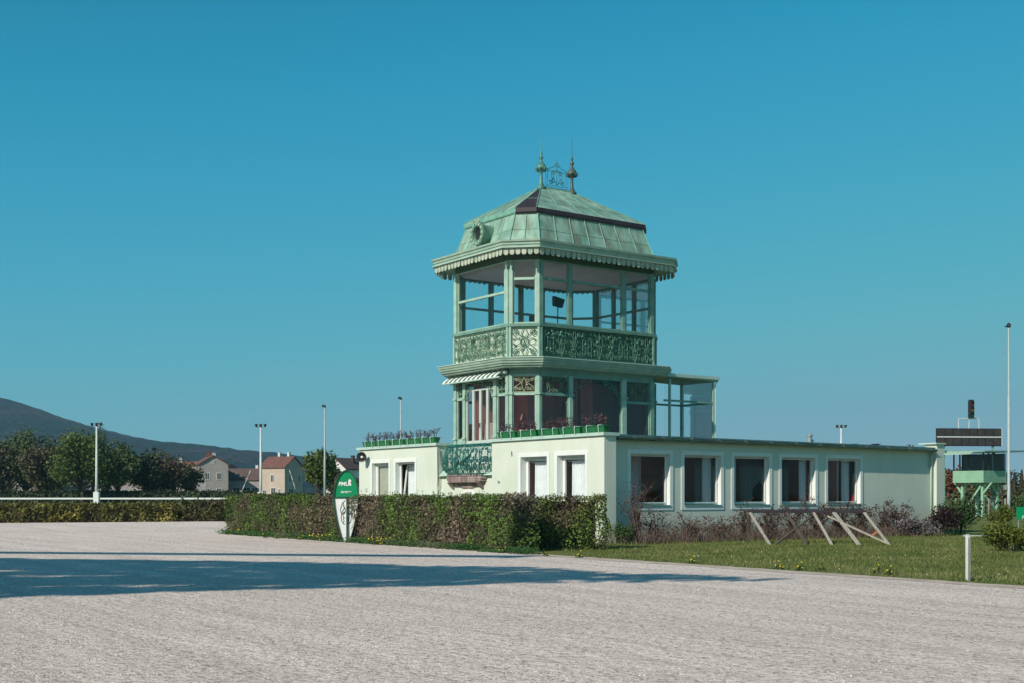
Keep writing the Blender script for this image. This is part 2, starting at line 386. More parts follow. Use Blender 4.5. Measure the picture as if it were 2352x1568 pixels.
M['leaf_yg'] = leafmat('leaf_yellowgreen', [(.07, .10, .02), (.14, .17, .03), (.20, .20, .045)], 1.5, .25, .5)
M['heath'] = leafmat('grey_lavender', [(.14, .12, .13), (.2, .18, .19)], 2, .1, .4)

def hedge(name, label, cat, quadfn, length, h, thick, lm, seed, dens=320, leaf=.09, group=None, ends=(True, True), wav=.08, twigs=0, topn=True, core=.16):
    "hedge along local x (0..length), front face at y=0, body to y=thick; quadfn gives (loc, rz)"
    rnd = random.Random(seed); loc, rz = quadfn; root = empty(name, loc, rz); tag(root, label, cat, group)
    lb = MB()
    def bump_(x, z): return wav * (noise.noise(Vector((x * .9, z * 1.1, seed))) + .5 * noise.noise(Vector((x * 3, z * 3, seed + 9))))
    nf = int(dens * length * h)
    for i in range(nf):
        x = rnd.random() * length; z = h * rnd.random() ** .9; dpt = rnd.random() ** 2 * .28
        if z < .25: dpt += (.25 - z) * .5
        y = bump_(x, z) * 2 + dpt; zt = z + (bump_(x, 5) if z > h * .8 else 0)
        card(lb, Vector((x, y, zt)), leaf * rnd.uniform(.55, 1.4), rnd, Vector((rnd.gauss(0, .7), -1 + rnd.gauss(0, .6), .45 + rnd.gauss(0, .7))), .65)
    for i in range(int(dens * .8 * length * thick)):
        x = rnd.random() * length; y = rnd.random() * thick
        card(lb, Vector((x, y, h + bump_(x, y + 7) - rnd.random() * .12)), leaf * rnd.uniform(.6, 1.3), rnd, Vector((rnd.gauss(0, .5), rnd.gauss(0, .5), 1)), .65)
    for e in (0, 1):
        if ends[e]:
            for i in range(int(dens * thick * h)):
                y = rnd.random() * thick; z = h * rnd.random(); x = (bump_(y, z) * 2 + rnd.random() ** 2 * .25) * (1 if e == 0 else -1) + (0 if e == 0 else length)
                card(lb, Vector((x, y, z)), leaf * rnd.uniform(.55, 1.4), rnd, Vector(((-1 if e == 0 else 1), rnd.gauss(0, .6), .4 + rnd.gauss(0, .6))), .65)
    for i in range(int(length * 5)):   # stray shoots on the top
        x = rnd.random() * length; y = rnd.random() * min(thick, .6); k = rnd.uniform(.04, .16)
        for j in range(4): card(lb, Vector((x + rnd.uniform(-.03, .03), y, h + k * j / 3)), leaf * .8, rnd)
    lb.build('foliage', lm, root)
    cb = MB(); g = core + wav
    nseg = max(2, int(length / .5))
    for k in range(nseg):
        x0 = g + (length - 2 * g) * k / nseg; x1 = g + (length - 2 * g) * (k + 1) / nseg
        cb.box(x0, x1 - .004, g, thick - g * .5, .05, h - .14 + .03 * rnd.random())
    if twigs:
        for i in range(twigs):
            x = rnd.random() * length; z = rnd.uniform(.1, h * .85); p = Vector((x, rnd.uniform(-.02, .15), z)); q = p + Vector((rnd.uniform(-.25, .25), rnd.uniform(-.05, .1), rnd.uniform(.05, .3)))
            cb.tube([p, (p + q) / 2 + Vector((0, -.03, 0)), q], [.010, .008, .004], 3, False)
    cb.build('branches', M['hedgecore'], root)
    return root
M['hedgecore'] = mat('hedge_core', (.05, .04, .03), (.09, .07, .05), 6, .95)

# ------------------------------------------------------------------ main pavilion
pav = empty('racecourse_pavilion', C0, TH)
tag(pav, 'cream single storey clubhouse carrying a green glazed tower under a patina copper roof', 'pavilion')
class Fr:
    "frame on a vertical plane in pavilion coordinates: s along, n outward, z up"
    def __init__(s, p0, p1):
        s.o = Vector((p0[0], p0[1], 0)); d = Vector((p1[0] - p0[0], p1[1] - p0[1], 0)); s.len = d.length; s.d = d.normalized(); s.n = Vector((s.d.y, -s.d.x, 0))
    def p(s, x, n, z): return s.o + s.d * x + s.n * n + Vector((0, 0, z))
    def box(s, mb, x0, x1, n0, n1, z0, z1):
        P = [s.p(x0, n0, z0), s.p(x1, n0, z0), s.p(x1, n1, z0), s.p(x0, n1, z0), s.p(x0, n0, z1), s.p(x1, n0, z1), s.p(x1, n1, z1), s.p(x0, n1, z1)]
        # n1>n0 is outward; keep outward facing normals
        mb.add(P, [(0,1,2,3),(7,6,5,4),(4,5,1,0),(5,6,2,1),(6,7,3,2),(7,4,0,3)])
    def rects(s, mb, x0, x1, n0, n1, z0, z1, ops):
        "wall with rectangular openings [(x0,x1,z0,z1)]"
        ops = sorted(ops); x = x0
        for (a, b, c, d) in ops:
            if a > x + 1e-6: s.box(mb, x, a, n0, n1, z0, z1)
            if c > z0: s.box(mb, a, b, n0, n1, z0, c)
            if d < z1: s.box(mb, a, b, n0, n1, d, z1)
            x = b
        if x < x1 - 1e-6: s.box(mb, x, x1, n0, n1, z0, z1)
HT = 3.50; RC = .24
BW = 6.41; B2 = 10.19; B3 = 16.55; AL = 17.8
FRONT = Fr((0, B3), (0, 0))            # s = B3 - b, outward -u
RC = .24
SIDE = Fr((0, RC), (AL, RC))         # s = a, outward -v (recessed wing wall)
fz0, fz1 = .95, 2.92                   # front openings
def sb(b): return B3 - b
front_ops_r = [(sb(4.62), sb(3.05), fz0, fz1), (sb(2.50), sb(.96), fz0, fz1)]
front_ops_l = [(sb(15.40), sb(13.96), fz0, fz1), (sb(13.42), sb(11.86), fz0, fz1)]
mb = MB(); FRONT.rects(mb, sb(B3), sb(B2), -.3, 0, 0, HT, front_ops_l); mb.build('wall', M['cream'], pav)
mb = MB(); FRONT.rects(mb, sb(BW), sb(0), -.3, 0, 0, HT, front_ops_r); mb.build('wall', M['cream'], pav)
# recess wall under the balcony and inner returns
mb = MB()
mb.box(.17, .47, BW + .002, B2 - .002, 0, 2.30)
mb.box(.302, 3.0, B2 + .0, B2 + .28, 0, HT); mb.box(.302, 3.0, BW - .28, BW, 0, HT)
mb.build('recess_wall', M['cream'], pav)
# end pillar returns, wing wall
mb = MB(); mb.box(.302, .494, 0, .298, 0, HT); mb.box(.302, .494, .298, RC + .3, 0, HT); mb.build('corner_pillar', M['cream'], pav)
mb = MB(); mb.box(17.33, AL, 0, RC + .3, 0, 3.62); mb.build('end_pillar', M['cream'], pav)
wins = [(1.175, 3.199), (3.577, 5.596), (5.961, 8.026), (8.392, 10.483), (10.899, 13.041)]
ops = [(a + .13, b - .13, 1.20, 2.96) for a, b in wins]
mb = MB(); SIDE.rects(mb, .496, 17.328, -.3, 0, 0, 3.42, ops); mb.build('wall', M['cream'], pav)
# hidden outer walls, floor
mb = MB(); mb.box(.302, 8.0, B3 - .3, B3, 0, HT); mb.box(8.0, 8.3, BW, B3, 0, HT); mb.box(AL - .3, AL, RC + .302, BW, 0, HT); 
BK = Fr((AL - .302, BW), (8.3, BW)); bops = [(.8, 2.6, 1.0, 2.9), (3.4, 5.2, 1.0, 2.9), (6.0, 7.8, 1.0, 2.9)]; BK.rects(mb, 0, BK.len, -.3, 0, 0, HT, bops)  # back openings added to let daylight into the wing
mb.build('back_wall', M['cream'], pav)
mb = MB(); mb.box(.31, 8.0, BW + .3, B3 - .3, .02, .08); mb.box(.5, AL - .31, RC + .305, BW - .3, .02, .08); mb.build('floor', M['intfloor'], pav)
for q_ in ((11.95, 12.03, .56, 3.0), (2.6, 2.7, 10.5, 16.2), (.52, 3.44, 4.9, 4.98)): mb = MB(); mb.box(*q_, .1, 3.38); mb.build('partition', M['interior'], pav)
mb = MB(); mb.box(.31, 8.2, BW - .36, BW - .302, .1, 3.38); mb.build('inner_lining', M['interior'], pav)
def curtain_strip(fr, x0, x1, n, z0, z1, amp=.025, waves=9, parent=None, m=None):
    mb = MB(); k = waves * 8; r0 = []; r1 = []
    for i in range(k + 1):
        t = i / k; x = x0 + (x1 - x0) * t; nn = n + amp * sin(t * waves * 2 * pi) + amp * .4 * sin(t * waves * 4.7 + 1)
        r0.append(fr.p(x, nn * 1 + amp * .3 * sin(i), z0)); r1.append(fr.p(x, nn * .8 + n * .2, z1))
    mb.loft([r0, r1], False); return mb.build('curtain', m or M['curtain'], parent, True)
def sheer():
    m, t, b = nodes('sheer_curtain'); b.inputs['Base Color'].default_value = (.75, .70, .68, 1); b.inputs['Roughness'].default_value = .9
    tl = N(t, 'ShaderNodeBsdfTranslucent'); tl.inputs[0].default_value = (.55, .42, .38, 1); mx = N(t, 'ShaderNodeMixShader'); mx.inputs[0].default_value = .5
    t.links.new(b.outputs[0], mx.inputs[1]); t.links.new(tl.outputs[0], mx.inputs[2]); t.links.new(mx.outputs[0], t.nodes['Material Output'].inputs[0]); return m
M['sheer'] = sheer()
for o in bops:  # added windows with translucent curtains, to light the wing interior softly
    mb = MB(); x0, x1, z0, z1 = o
    for (a_, b_, c_, d_) in ((x0, x0 + .07, z0, z1), (x1 - .07, x1, z0, z1), (x0 + .07, x1 - .07, z0, z0 + .07), (x0 + .07, x1 - .07, z1 - .07, z1), ((x0 + x1) / 2 - .03, (x0 + x1) / 2 + .03, z0 + .07, z1 - .07)): BK.box(mb, a_, b_, -.2, -.12, c_, d_)
    w = mb.build('added_back_window', M['white'], pav); mb = MB(); mb.quad(BK.p(x0, -.16, z0), BK.p(x1, -.16, z0), BK.p(x1, -.16, z1), BK.p(x0, -.16, z1)); mb.build('pane', M['glass'], w); curtain_strip(BK, x0 - .1, x1 + .1, -.42, z0 - .1, z1 + .1, .04, 9, w, M['sheer'])
mb = MB(); BK.rects(mb, .2, BK.len - .4, -.36, -.304, .1, 3.29, [(a + .0, b + .0, c, d) for a, b, c, d in bops]); mb.build('inner_lining', M['interior'], pav)
mb = MB(); mb.box(.52, 17.3, RC + .32, BW - .31, 3.30, 3.33); mb.build('inner_ceiling', mat('warm_ceiling', (.82, .70, .66), (.76, .64, .60), 1, .9), pav)
# flat roofs
mb = MB()
mb.box(.02, 8.3, B2 + .0, B3 - .02, HT + .002, 3.56); mb.box(.02, 2.2, .0, BW, HT + .002, 3.56)
mb.box(2.2, 8.3, BW - .0, B2, 3.3, 3.56)
mb.add([(2.2, .05, HT + .002), (AL - .4, .05, 3.43), (AL - .4, BW, 3.43), (2.2, BW, HT + .002), (2.2, .05, 3.56), (AL - .4, .05, 3.49), (AL - .4, BW, 3.56), (2.2, BW, 3.56)],
       [(3,2,1,0),(4,5,6,7),(0,1,5,4),(1,2,6,5),(2,3,7,6),(3,0,4,7)])
mb.add([(.5, -.0, 3.43), (2.2, -.0, 3.43), (2.2, .74, 3.43), (.5, .74, 3.43), (.5, -.0, 3.50), (2.2, -.0, 3.50), (2.2, .74, 3.50), (.5, .74, 3.50)], [(3,2,1,0),(4,5,6,7),(0,1,5,4),(1,2,6,5),(2,3,7,6),(3,0,4,7)])
mb.box(2.2, 17.33, -.0, .05, 3.37, 3.43); mb.box(2.2, 17.33, .05, RC, 3.40, 3.427)
mb.build('flat_roof', M['gutter'], pav)
mb = MB(); mb.box(.5, 17.3, .0, RC - .01, 3.352, 3.368); mb.build('soffit', M['fasciagreen'], pav)
# copings
def coping(x0, x1, y0, y1, ret):
    mb = MB(); mb.box(-.09, .36, y0, y1, HT + .064, HT + .10); mb.box(-.09, -.06, y0, y1, HT - .02, HT + .062)
    return bevel(mb.build('coping', M['capwhite'], pav), .006, 1)
mb = MB(); mb.box(-.09, .34, -.07, BW + .05, HT + .062, HT + .105); mb.box(-.09, -.05, -.07, BW + .05, HT + .003, HT + .06); mb.box(-.048, .60, -.07, -.03, HT + .003, HT + .06); mb.box(.342, .60, -.07, .5, HT + .062, HT + .105)
mb.box(-.03, .40, -.02, BW, HT + .002, HT + .06)
mb.build('coping', M['capwhite'], pav)
mb = MB(); mb.box(-.09, .34, B2 - .05, B3 + .09, HT + .062, HT + .105); mb.box(-.09, -.05, B2 - .05, B3 + .09, HT + .003, HT + .06); mb.box(-.048, 2.0, B2 - .05, B2 - .01, HT + .003, HT + .06); mb.box(.342, 2.0, B2 - .05, B2 + .2, HT + .062, HT + .105)
mb.build('coping', M['capwhite'], pav)
mb = MB(); mb.box(17.22, AL + .05, -.06, .8, 3.622, 3.68); mb.build('coping', M['capwhite'], pav)
# gutter with brackets
mb = MB()
pr = []
for k in range(9):
    q = pi + pi * k / 8; pr.append((cos(q) * .06 - .045, sin(q) * .08))
rings = []
for a, z in ((.62, 3.485), (17.25, 3.385)): rings.append([(a, y, z + zz) for y, zz in pr] + [(a, y * .85 - .01, z + zz * .8 + .002) for y, zz in reversed(pr)])
mb.loft(rings, True, True); gut = mb.build('gutter', M['gutter'], pav)
for k in range(13):
    a = 1.2 + k * 1.3; z = 3.485 - (a - .62) * .1 / 16.63; mb = MB()
    mb.tube([(a, .03, z + .03), (a, -.115, z + .012), (a, -.112, z - .03), (a, -.045, z - .088), (a, 0.02, z - .04)], .006, 4)
    mb.build('gutter_bracket', M['steel'], gut)
mb = MB(); mb.tube([(17.2, -.02, 3.32), (17.2, .08, 3.22), (17.2, .16, 3.05), (17.2, .17, .1)], .05, 8); mb.build('downpipe', M['capwhite'], pav, True)

# windows ---------------------------------------------------------
def window(fr, o, style, bw=.17, depth=.22, framew=.07, m=None, gm=None, sillm=None, bot=True, inner=.05):
    x0, x1, z0, z1 = o; m = m or M['white']
    mb = MB()
    fr.box(mb, x0 - bw, x0, .003, .022, z0 - (bw if bot else 0), z1 + bw); fr.box(mb, x1, x1 + bw, .003, .022, z0 - (bw if bot else 0), z1 + bw)
    fr.box(mb, x0, x1, .003, .022, z1, z1 + bw)
    if bot: fr.box(mb, x0, x1, .003, .022, z0 - bw, z0)
    # painted reveals
    fr.box(mb, x0, x0 + .012, -depth - .05, .020, z0 + .001, z1 - .013); fr.box(mb, x1 - .012, x1, -depth - .05, .020, z0 + .001, z1 - .013); fr.box(mb, x0, x1, -depth - .05, .020, z1 - .012, z1)
    w = mb.build('window', m, pav)
    X0, X1, Z0, Z1 = x0 + .014, x1 - .014, z0 + .06, z1 - .014
    mb = MB(); n0, n1 = -depth - .06, -depth
    fr.box(mb, X0, X0 + framew, n0, n1, Z0, Z1); fr.box(mb, X1 - framew, X1, n0, n1, Z0, Z1)
    fr.box(mb, X0 + framew, X1 - framew, n0, n1, Z0, Z0 + framew); fr.box(mb, X0 + framew, X1 - framew, n0, n1, Z1 - framew, Z1)
    f2 = inner; a, b, c, d = X0 + framew + .01, X1 - framew - .01, Z0 + framew + .01, Z1 - framew - .01
    if style != 'tilt':
        fr.box(mb, a, a + f2, n0 + .01, n1 + .02, c, d); fr.box(mb, b - f2, b, n0 + .01, n1 + .02, c, d); fr.box(mb, a + f2, b - f2, n0 + .01, n1 + .02, c, c + f2); fr.box(mb, a + f2, b - f2, n0 + .01, n1 + .02, d - f2, d)
    mb.build('frame', m, w)
    mb = MB(); fr.box(mb, x0 + .013, x1 - .013, -depth + .002, .05, z0 + .001, z0 + .04); mb.build('sill', sillm or M['palegreen'], w)
    mb = MB()
    if style == 'tilt':
        # inward tilted casement with its own frame
        t = .22
        def q(x, z, nn): return fr.p(x + 0, -depth - .05 - nn - t * (z - c) / (d - c), z)
        for (xa, xb, za, zb) in ((a, a + f2, c, d), (b - f2, b, c, d), (a + f2, b - f2, c, c + f2), (a + f2, b - f2, d - f2, d)):
            mb.hexa([q(xa, za, .05), q(xb, za, .05), q(xb, za, 0), q(xa, za, 0), q(xa, zb, .05), q(xb, zb, .05), q(xb, zb, 0), q(xa, zb, 0)])
        mb.build('tilted_casement', m, w)
        mb = MB(); mb.quad(q(a + f2, c + f2, .02), q(b - f2, c + f2, .02), q(b - f2, d - f2, .02), q(a + f2, d - f2, .02)); mb.build('pane', gm or M['glass'], w)
        mb = MB(); fr.box(mb, a - .02, b + .02, -depth - .36, -depth - .34, c, d); mb.build('blind', M['curtain'], w)
    else:
        mb.quad(fr.p(a + f2, n0 + .04, c + f2), fr.p(b - f2, n0 + .04, c + f2), fr.p(b - f2, n0 + .04, d - f2), fr.p(a + f2, n0 + .04, d - f2)); mb.build('pane', gm or M['glass'], w)
    if style == 'blind':
        mb = MB(); z = c
        while z < d - .03:
            mb.hexa([fr.p(a, -depth - .12, z), fr.p(b, -depth - .12, z), fr.p(b, -depth - .10, z + .004), fr.p(a, -depth - .10, z + .004), fr.p(a, -depth - .12, z + .034), fr.p(b, -depth - .12, z + .034), fr.p(b, -depth - .095, z + .030), fr.p(a, -depth - .095, z + .030)]); z += .037
        mb.build('blind', M['blind'], w)
    return w, (a, b, c, d)
for o in front_ops_r:
    w, (a, b, c, d) = window(FRONT, o, 'curtain', bw=.13, depth=.24, bot=True)
    curtain_strip(FRONT, a + .22, b + .04, -.42, c, d - .10, .035, 8, w)
    mb = MB(); FRONT.box(mb, a, b, -.41, -.38, d - .12, d - .09); mb.tube([FRONT.p(a, -.37, d - .05), FRONT.p(b, -.37, d - .05)], .012, 6); mb.build('curtain_rail', M['white'], w)
window(FRONT, front_ops_l[0], 'blind', bw=.13, depth=.20)
window(FRONT, front_ops_l[1], 'tilt', bw=.13, depth=.20)
for i, o in enumerate(ops):
    w, (a, b, c, d) = window(SIDE, o, 'plain', bw=.13, framew=.035, inner=.028, depth=.15, gm=M['glassann'], sillm=M['midgreen'])
    if i == 1: curtain_strip(SIDE, b - .45, b, -.42, c - .05, d + .05, .03, 5, w)
    if i == 2: curtain_strip(SIDE, a - .02, a + .48, -.42, c - .05, d + .05, .03, 5, w)
    if i == 3: curtain_strip(SIDE, b - .38, b + .02, -.42, c - .05, d + .05, .03, 4, w)
    if i == 4: curtain_strip(SIDE, b - .55, b - .1, -.42, c - .05, d + .05, .03, 4, w)
    if i == 0:
        curtain_strip(SIDE, a, b, -1.4, c - .4, d + .2, .05, 6, w, M['ceiling'])

# furniture inside the wing
def armchair(p, rz, label, m):
    t = empty('armchair', p, rz); t.scale = (1.15, 1.1, 1.28); tag(t, label, 'armchair')
    mb = MB(); mb.box(-.42, .42, -.4, .4, .25, .5); bevel(mb.build('seat', m, t), .05)
    mb = MB(); mb.hexa([(-.42, .3, .3), (.42, .3, .3), (.42, .48, .3), (-.42, .48, .3), (-.38, .42, 1.25), (.38, .42, 1.25), (.38, .55, 1.25), (-.38, .55, 1.25)]); bevel(mb.build('backrest', m, t), .05)
    for s in (-1, 1):
        mb = MB(); mb.box(s * .5 - .08, s * .5 + .08, -.4, .45, .2, .72); bevel(mb.build('armrest', m, t), .04)
        for q in (-1, 1):
            mb = MB(); mb.tube([(s * .4, q * .33, 0), (s * .38, q * .32, .25)], [.02, .03], 6); mb.build('leg', M['wooddark'], t)
armchair(L(10.75, 1.25, .08), TH + pi, 'red padded armchair behind the fourth window of the long side wall', M['redfab'])
armchair(L(13.2, 1.2, .08), TH + pi + .2, 'red armchair seen through the last side wall window', M['redfab'])
t = empty('upright_piano', L(3.7, 1.5, .08), TH); tag(t, 'dark piano with a sloping lid behind the first side wall window', 'piano')
mb = MB(); mb.box(-.7, .7, -.3, .3, 0, 1.3); mb.build('case', M['wooddark'], t)
mb = MB(); mb.hexa([(-.72, -.32, 1.302), (.72, -.32, 1.302), (.72, .32, 1.302), (-.72, .32, 1.302), (-.7, -.32, 1.34), (.72, -.32, 1.9), (.72, .32, 1.9), (-.7, .32, 1.34)]); mb.build('lid', mat('dark_red_lid', (.16, .03, .035), None, 2, .5), t)
t = empty('coat_stand', L(8.5, 1.3, .08), TH); tag(t, 'coat stand hung with a dark coat behind the middle side wall window', 'coat stand')
mb = MB(); mb.tube([(0, 0, 0), (0, 0, 2.0)], .025, 6); mb.lathe([(.28, 0), (.26, .03), (.03, .05)]); mb.build('pole', M['wooddark'], t)
mb = MB(); mb.lathe([(.30, .9), (.27, 1.3), (.24, 1.7), (.12, 1.9), (.02, 1.95)], n=10); mb.build('coat', mat('navy_coat', (.02, .025, .05), None, 3, .9), t, True)

# ------------------------------------------------------------------ tower
A0, A1, TB0, TB1 = .79, 7.92, 5.63, 10.93
def octo(off, ch, z, a0=A0, a1=A1, b0=TB0, b1=TB1):
    a0 -= off; a1 += off; b0 -= off; b1 += off
    return [(a0, b0 + ch, z), (a0 + ch, b0, z), (a1 - ch, b0, z), (a1, b0 + ch, z), (a1, b1 - ch, z), (a1 - ch, b1, z), (a0 + ch, b1, z), (a0, b1 - ch, z)]
OC = octo(0, .8, 0)
FA = [Fr(OC[i], OC[(i + 1) % 8]) for i in range(8)]   # 0 chamfer,1 right,2,3 far end,4,5 back,6,7 left(front)
def ring_part(name, rings, m, parent=pav, cap=False, smooth=False):
    mb = MB(); mb.loft(rings, True, cap); return mb.build(name, m, parent, smooth)
# lower cornice
ring_part('cornice', [octo(.0, .8, 6.22), octo(.42, 1.0, 6.24), octo(.44, 1.02, 6.29), octo(.50, 1.06, 6.31), octo(.52, 1.07, 6.37), octo(.56, 1.09, 6.39), octo(.57, 1.1, 6.46), octo(.60, 1.11, 6.47), octo(.62, 1.12, 6.56), octo(.0, .8, 6.60)], M['fasciagreen'])
ring_part('cornice_flashing', [octo(.60, 1.11, 6.561), octo(.65, 1.14, 6.565), octo(.65, 1.14, 6.59), octo(.02, .8, 6.63)], M['capwhite'])
# floors / ceilings
ring_part('tower_floor', [octo(-.12, .75, 6.40), octo(-.12, .75, 6.62)], M['ceiling'], cap=True)
ring_part('tower_ceiling', [octo(-.02, .8, 10.22), octo(-.02, .8, 10.3)], M['ceiling'], cap=True)
# frieze between storeys
mb = MB()
for f in FA: f.box(mb, .0, f.len, -.12, .0, 6.02, 6.22)
mb.build('frieze', M['midgreen'], pav)
# upper frieze
mb = MB()
for f in FA: f.box(mb, .0, f.len, -.1, .0, 10.19, 10.45)
mb.build('upper_frieze', M['shadegreen'], pav)  # dark green stands in for the shade under the eaves

def post(f, x0, x1, z0, z1, m, name='post', n0=-.1, n1=.05, point=False, caps=()):
    mb = MB(); f.box(mb, x0, x1, n0, n1, z0, z1)
    if point:
        xm = (x0 + x1) / 2; w = (x1 - x0) / 2
        P = [f.p(x0 - .0, n1 + .002, z0), f.p(x1 + .0, n1 + .002, z0), f.p(x1, n1 + .002, z1 - .35), f.p(xm + w * .45, n1 + .002, z1 - .25), f.p(xm + w * .4, n1 + .002, z1 - .08), f.p(xm, n1 + .002, z1), f.p(xm - w * .4, n1 + .002, z1 - .08), f.p(xm - w * .45, n1 + .002, z1 - .25), f.p(x0, n1 + .002, z1 - .35)]
        Q = [p + f.n * .02 for p in P]; n = len(P)
        mb.add(P + Q, [tuple(range(n, 2 * n))] + [(i, (i + 1) % n, n + (i + 1) % n, n + i) for i in range(n)])
    for zc in caps: f.box(mb, x0 - .03, x1 + .03, n0, n1 + .04, zc, zc + .07)
    return mb.build(name, m, pav)
def pane(f, x0, x1, z0, z1, n=-.045, m=None, parent=pav, name='pane'):
    mb = MB(); mb.quad(f.p(x0, n, z0), f.p(x1, n, z0), f.p(x1, n, z1), f.p(x0, n, z1)); return mb.build(name, m or M['glass'], parent)
def glazing(f, x0, x1, z0, z1, trans=(), fw=.05, m=None, gm=None, mull=()):
    m = m or M['palegreen']; mb = MB()
    f.box(mb, x0, x0 + fw, -.07, .0, z0, z1); f.box(mb, x1 - fw, x1, -.07, .0, z0, z1)
    f.box(mb, x0 + fw, x1 - fw, -.07, .0, z0, z0 + fw); f.box(mb, x0 + fw, x1 - fw, -.07, .0, z1 - fw, z1)
    for tz in trans: f.box(mb, x0 + fw, x1 - fw, -.08, .02, tz - .045, tz + .045)
    for mx in mull: f.box(mb, mx - .03, mx + .03, -.07, .01, z0 + fw, z1 - fw)
    w = mb.build('glazed_window', m, pav)
    zs = [z0 + fw] + list(trans) + [z1 - fw]
    for i in range(len(zs) - 1):
        pane(f, x0 + fw, x1 - fw, zs[i] + (.045 if i else 0), zs[i + 1] - (.045 if i < len(trans) else 0), m=gm, parent=w)
    return w
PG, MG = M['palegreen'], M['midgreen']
# upper storey: parapet cap, posts, glazing
UZ0, UZ1 = 7.85, 10.19
mb = MB(); mb.loft([octo(.0, .8, 7.73), octo(.10, .84, 7.735), octo(.12, .85, 7.84), octo(.0, .8, 7.848)], True); mb.build('parapet_rail', MG, pav)
def upper_face(f, splits, trans, ends=(.12, .12), pts=(True, True), m=PG, mull=()):
    n = f.len
    post(f, 0, ends[0], UZ0, UZ1, m, point=pts[0]); post(f, n - ends[1], n, UZ0, UZ1, m, point=pts[1])
    xs = [ends[0]] + [x for s in splits for x in (s - .07, s + .07)] + [n - ends[1]]
    for s in splits: post(f, s - .07, s + .07, UZ0, UZ1, m, name='mullion', n1=.02)
    for i in range(0, len(xs), 2): glazing(f, xs[i], xs[i + 1], UZ0, UZ1, (trans,), m=m)
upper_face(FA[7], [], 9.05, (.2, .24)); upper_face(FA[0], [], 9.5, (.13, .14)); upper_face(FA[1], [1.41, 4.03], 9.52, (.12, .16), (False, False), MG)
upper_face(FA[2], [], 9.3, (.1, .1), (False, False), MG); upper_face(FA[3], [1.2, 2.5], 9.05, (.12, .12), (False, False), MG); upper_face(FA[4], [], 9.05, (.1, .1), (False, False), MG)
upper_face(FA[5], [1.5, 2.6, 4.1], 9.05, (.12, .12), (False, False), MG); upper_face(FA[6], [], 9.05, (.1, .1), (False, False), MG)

# ironwork ----------------------------------------------------------
def spiral(cx, cz, r, turns, a0, sgn=1, rin=.12, n=14):
    out = []
    k = int(n * turns) + 2
    for i in range(k + 1):
        t = i / k; rr = r * (1 - t * (1 - rin)); q = a0 + sgn * t * turns * 2 * pi; out.append((cx + rr * cos(q), cz + rr * sin(q)))
    return out
def cscroll(x, z0, z1, w, sgn):
    "C scroll: tall curve with a spiral at both ends"
    zm = (z0 + z1) / 2; r = w * .30; pts = []
    pts += list(reversed(spiral(x, z1 - r, r, 1.3, pi / 2 if sgn > 0 else pi / 2, -sgn if False else sgn)))[:-1]
    h = (z1 - z0) / 2
    for i in range(1, 12):
        q = pi / 2 - i * pi / 12
        pts.append((x - sgn * (w * .55) * cos(q) if sgn > 0 else x + w * .55 * cos(q), zm + h * sin(q)))
    pts += spiral(x, z0 + r, r, 1.3, -pi / 2, -sgn)
    return pts
def sscroll(x0, z0, x1, z1, r, s=1):
    "S scroll between two spiral centres"
    d = Vector((x1 - x0, z1 - z0)); a = atan2(d.y, d.x)
    A = list(reversed(spiral(x0, z0, r, 1.2, a + s * pi / 2, s)))
    B = spiral(x1, z1, r, 1.2, a - s * pi / 2, s)
    return A + B
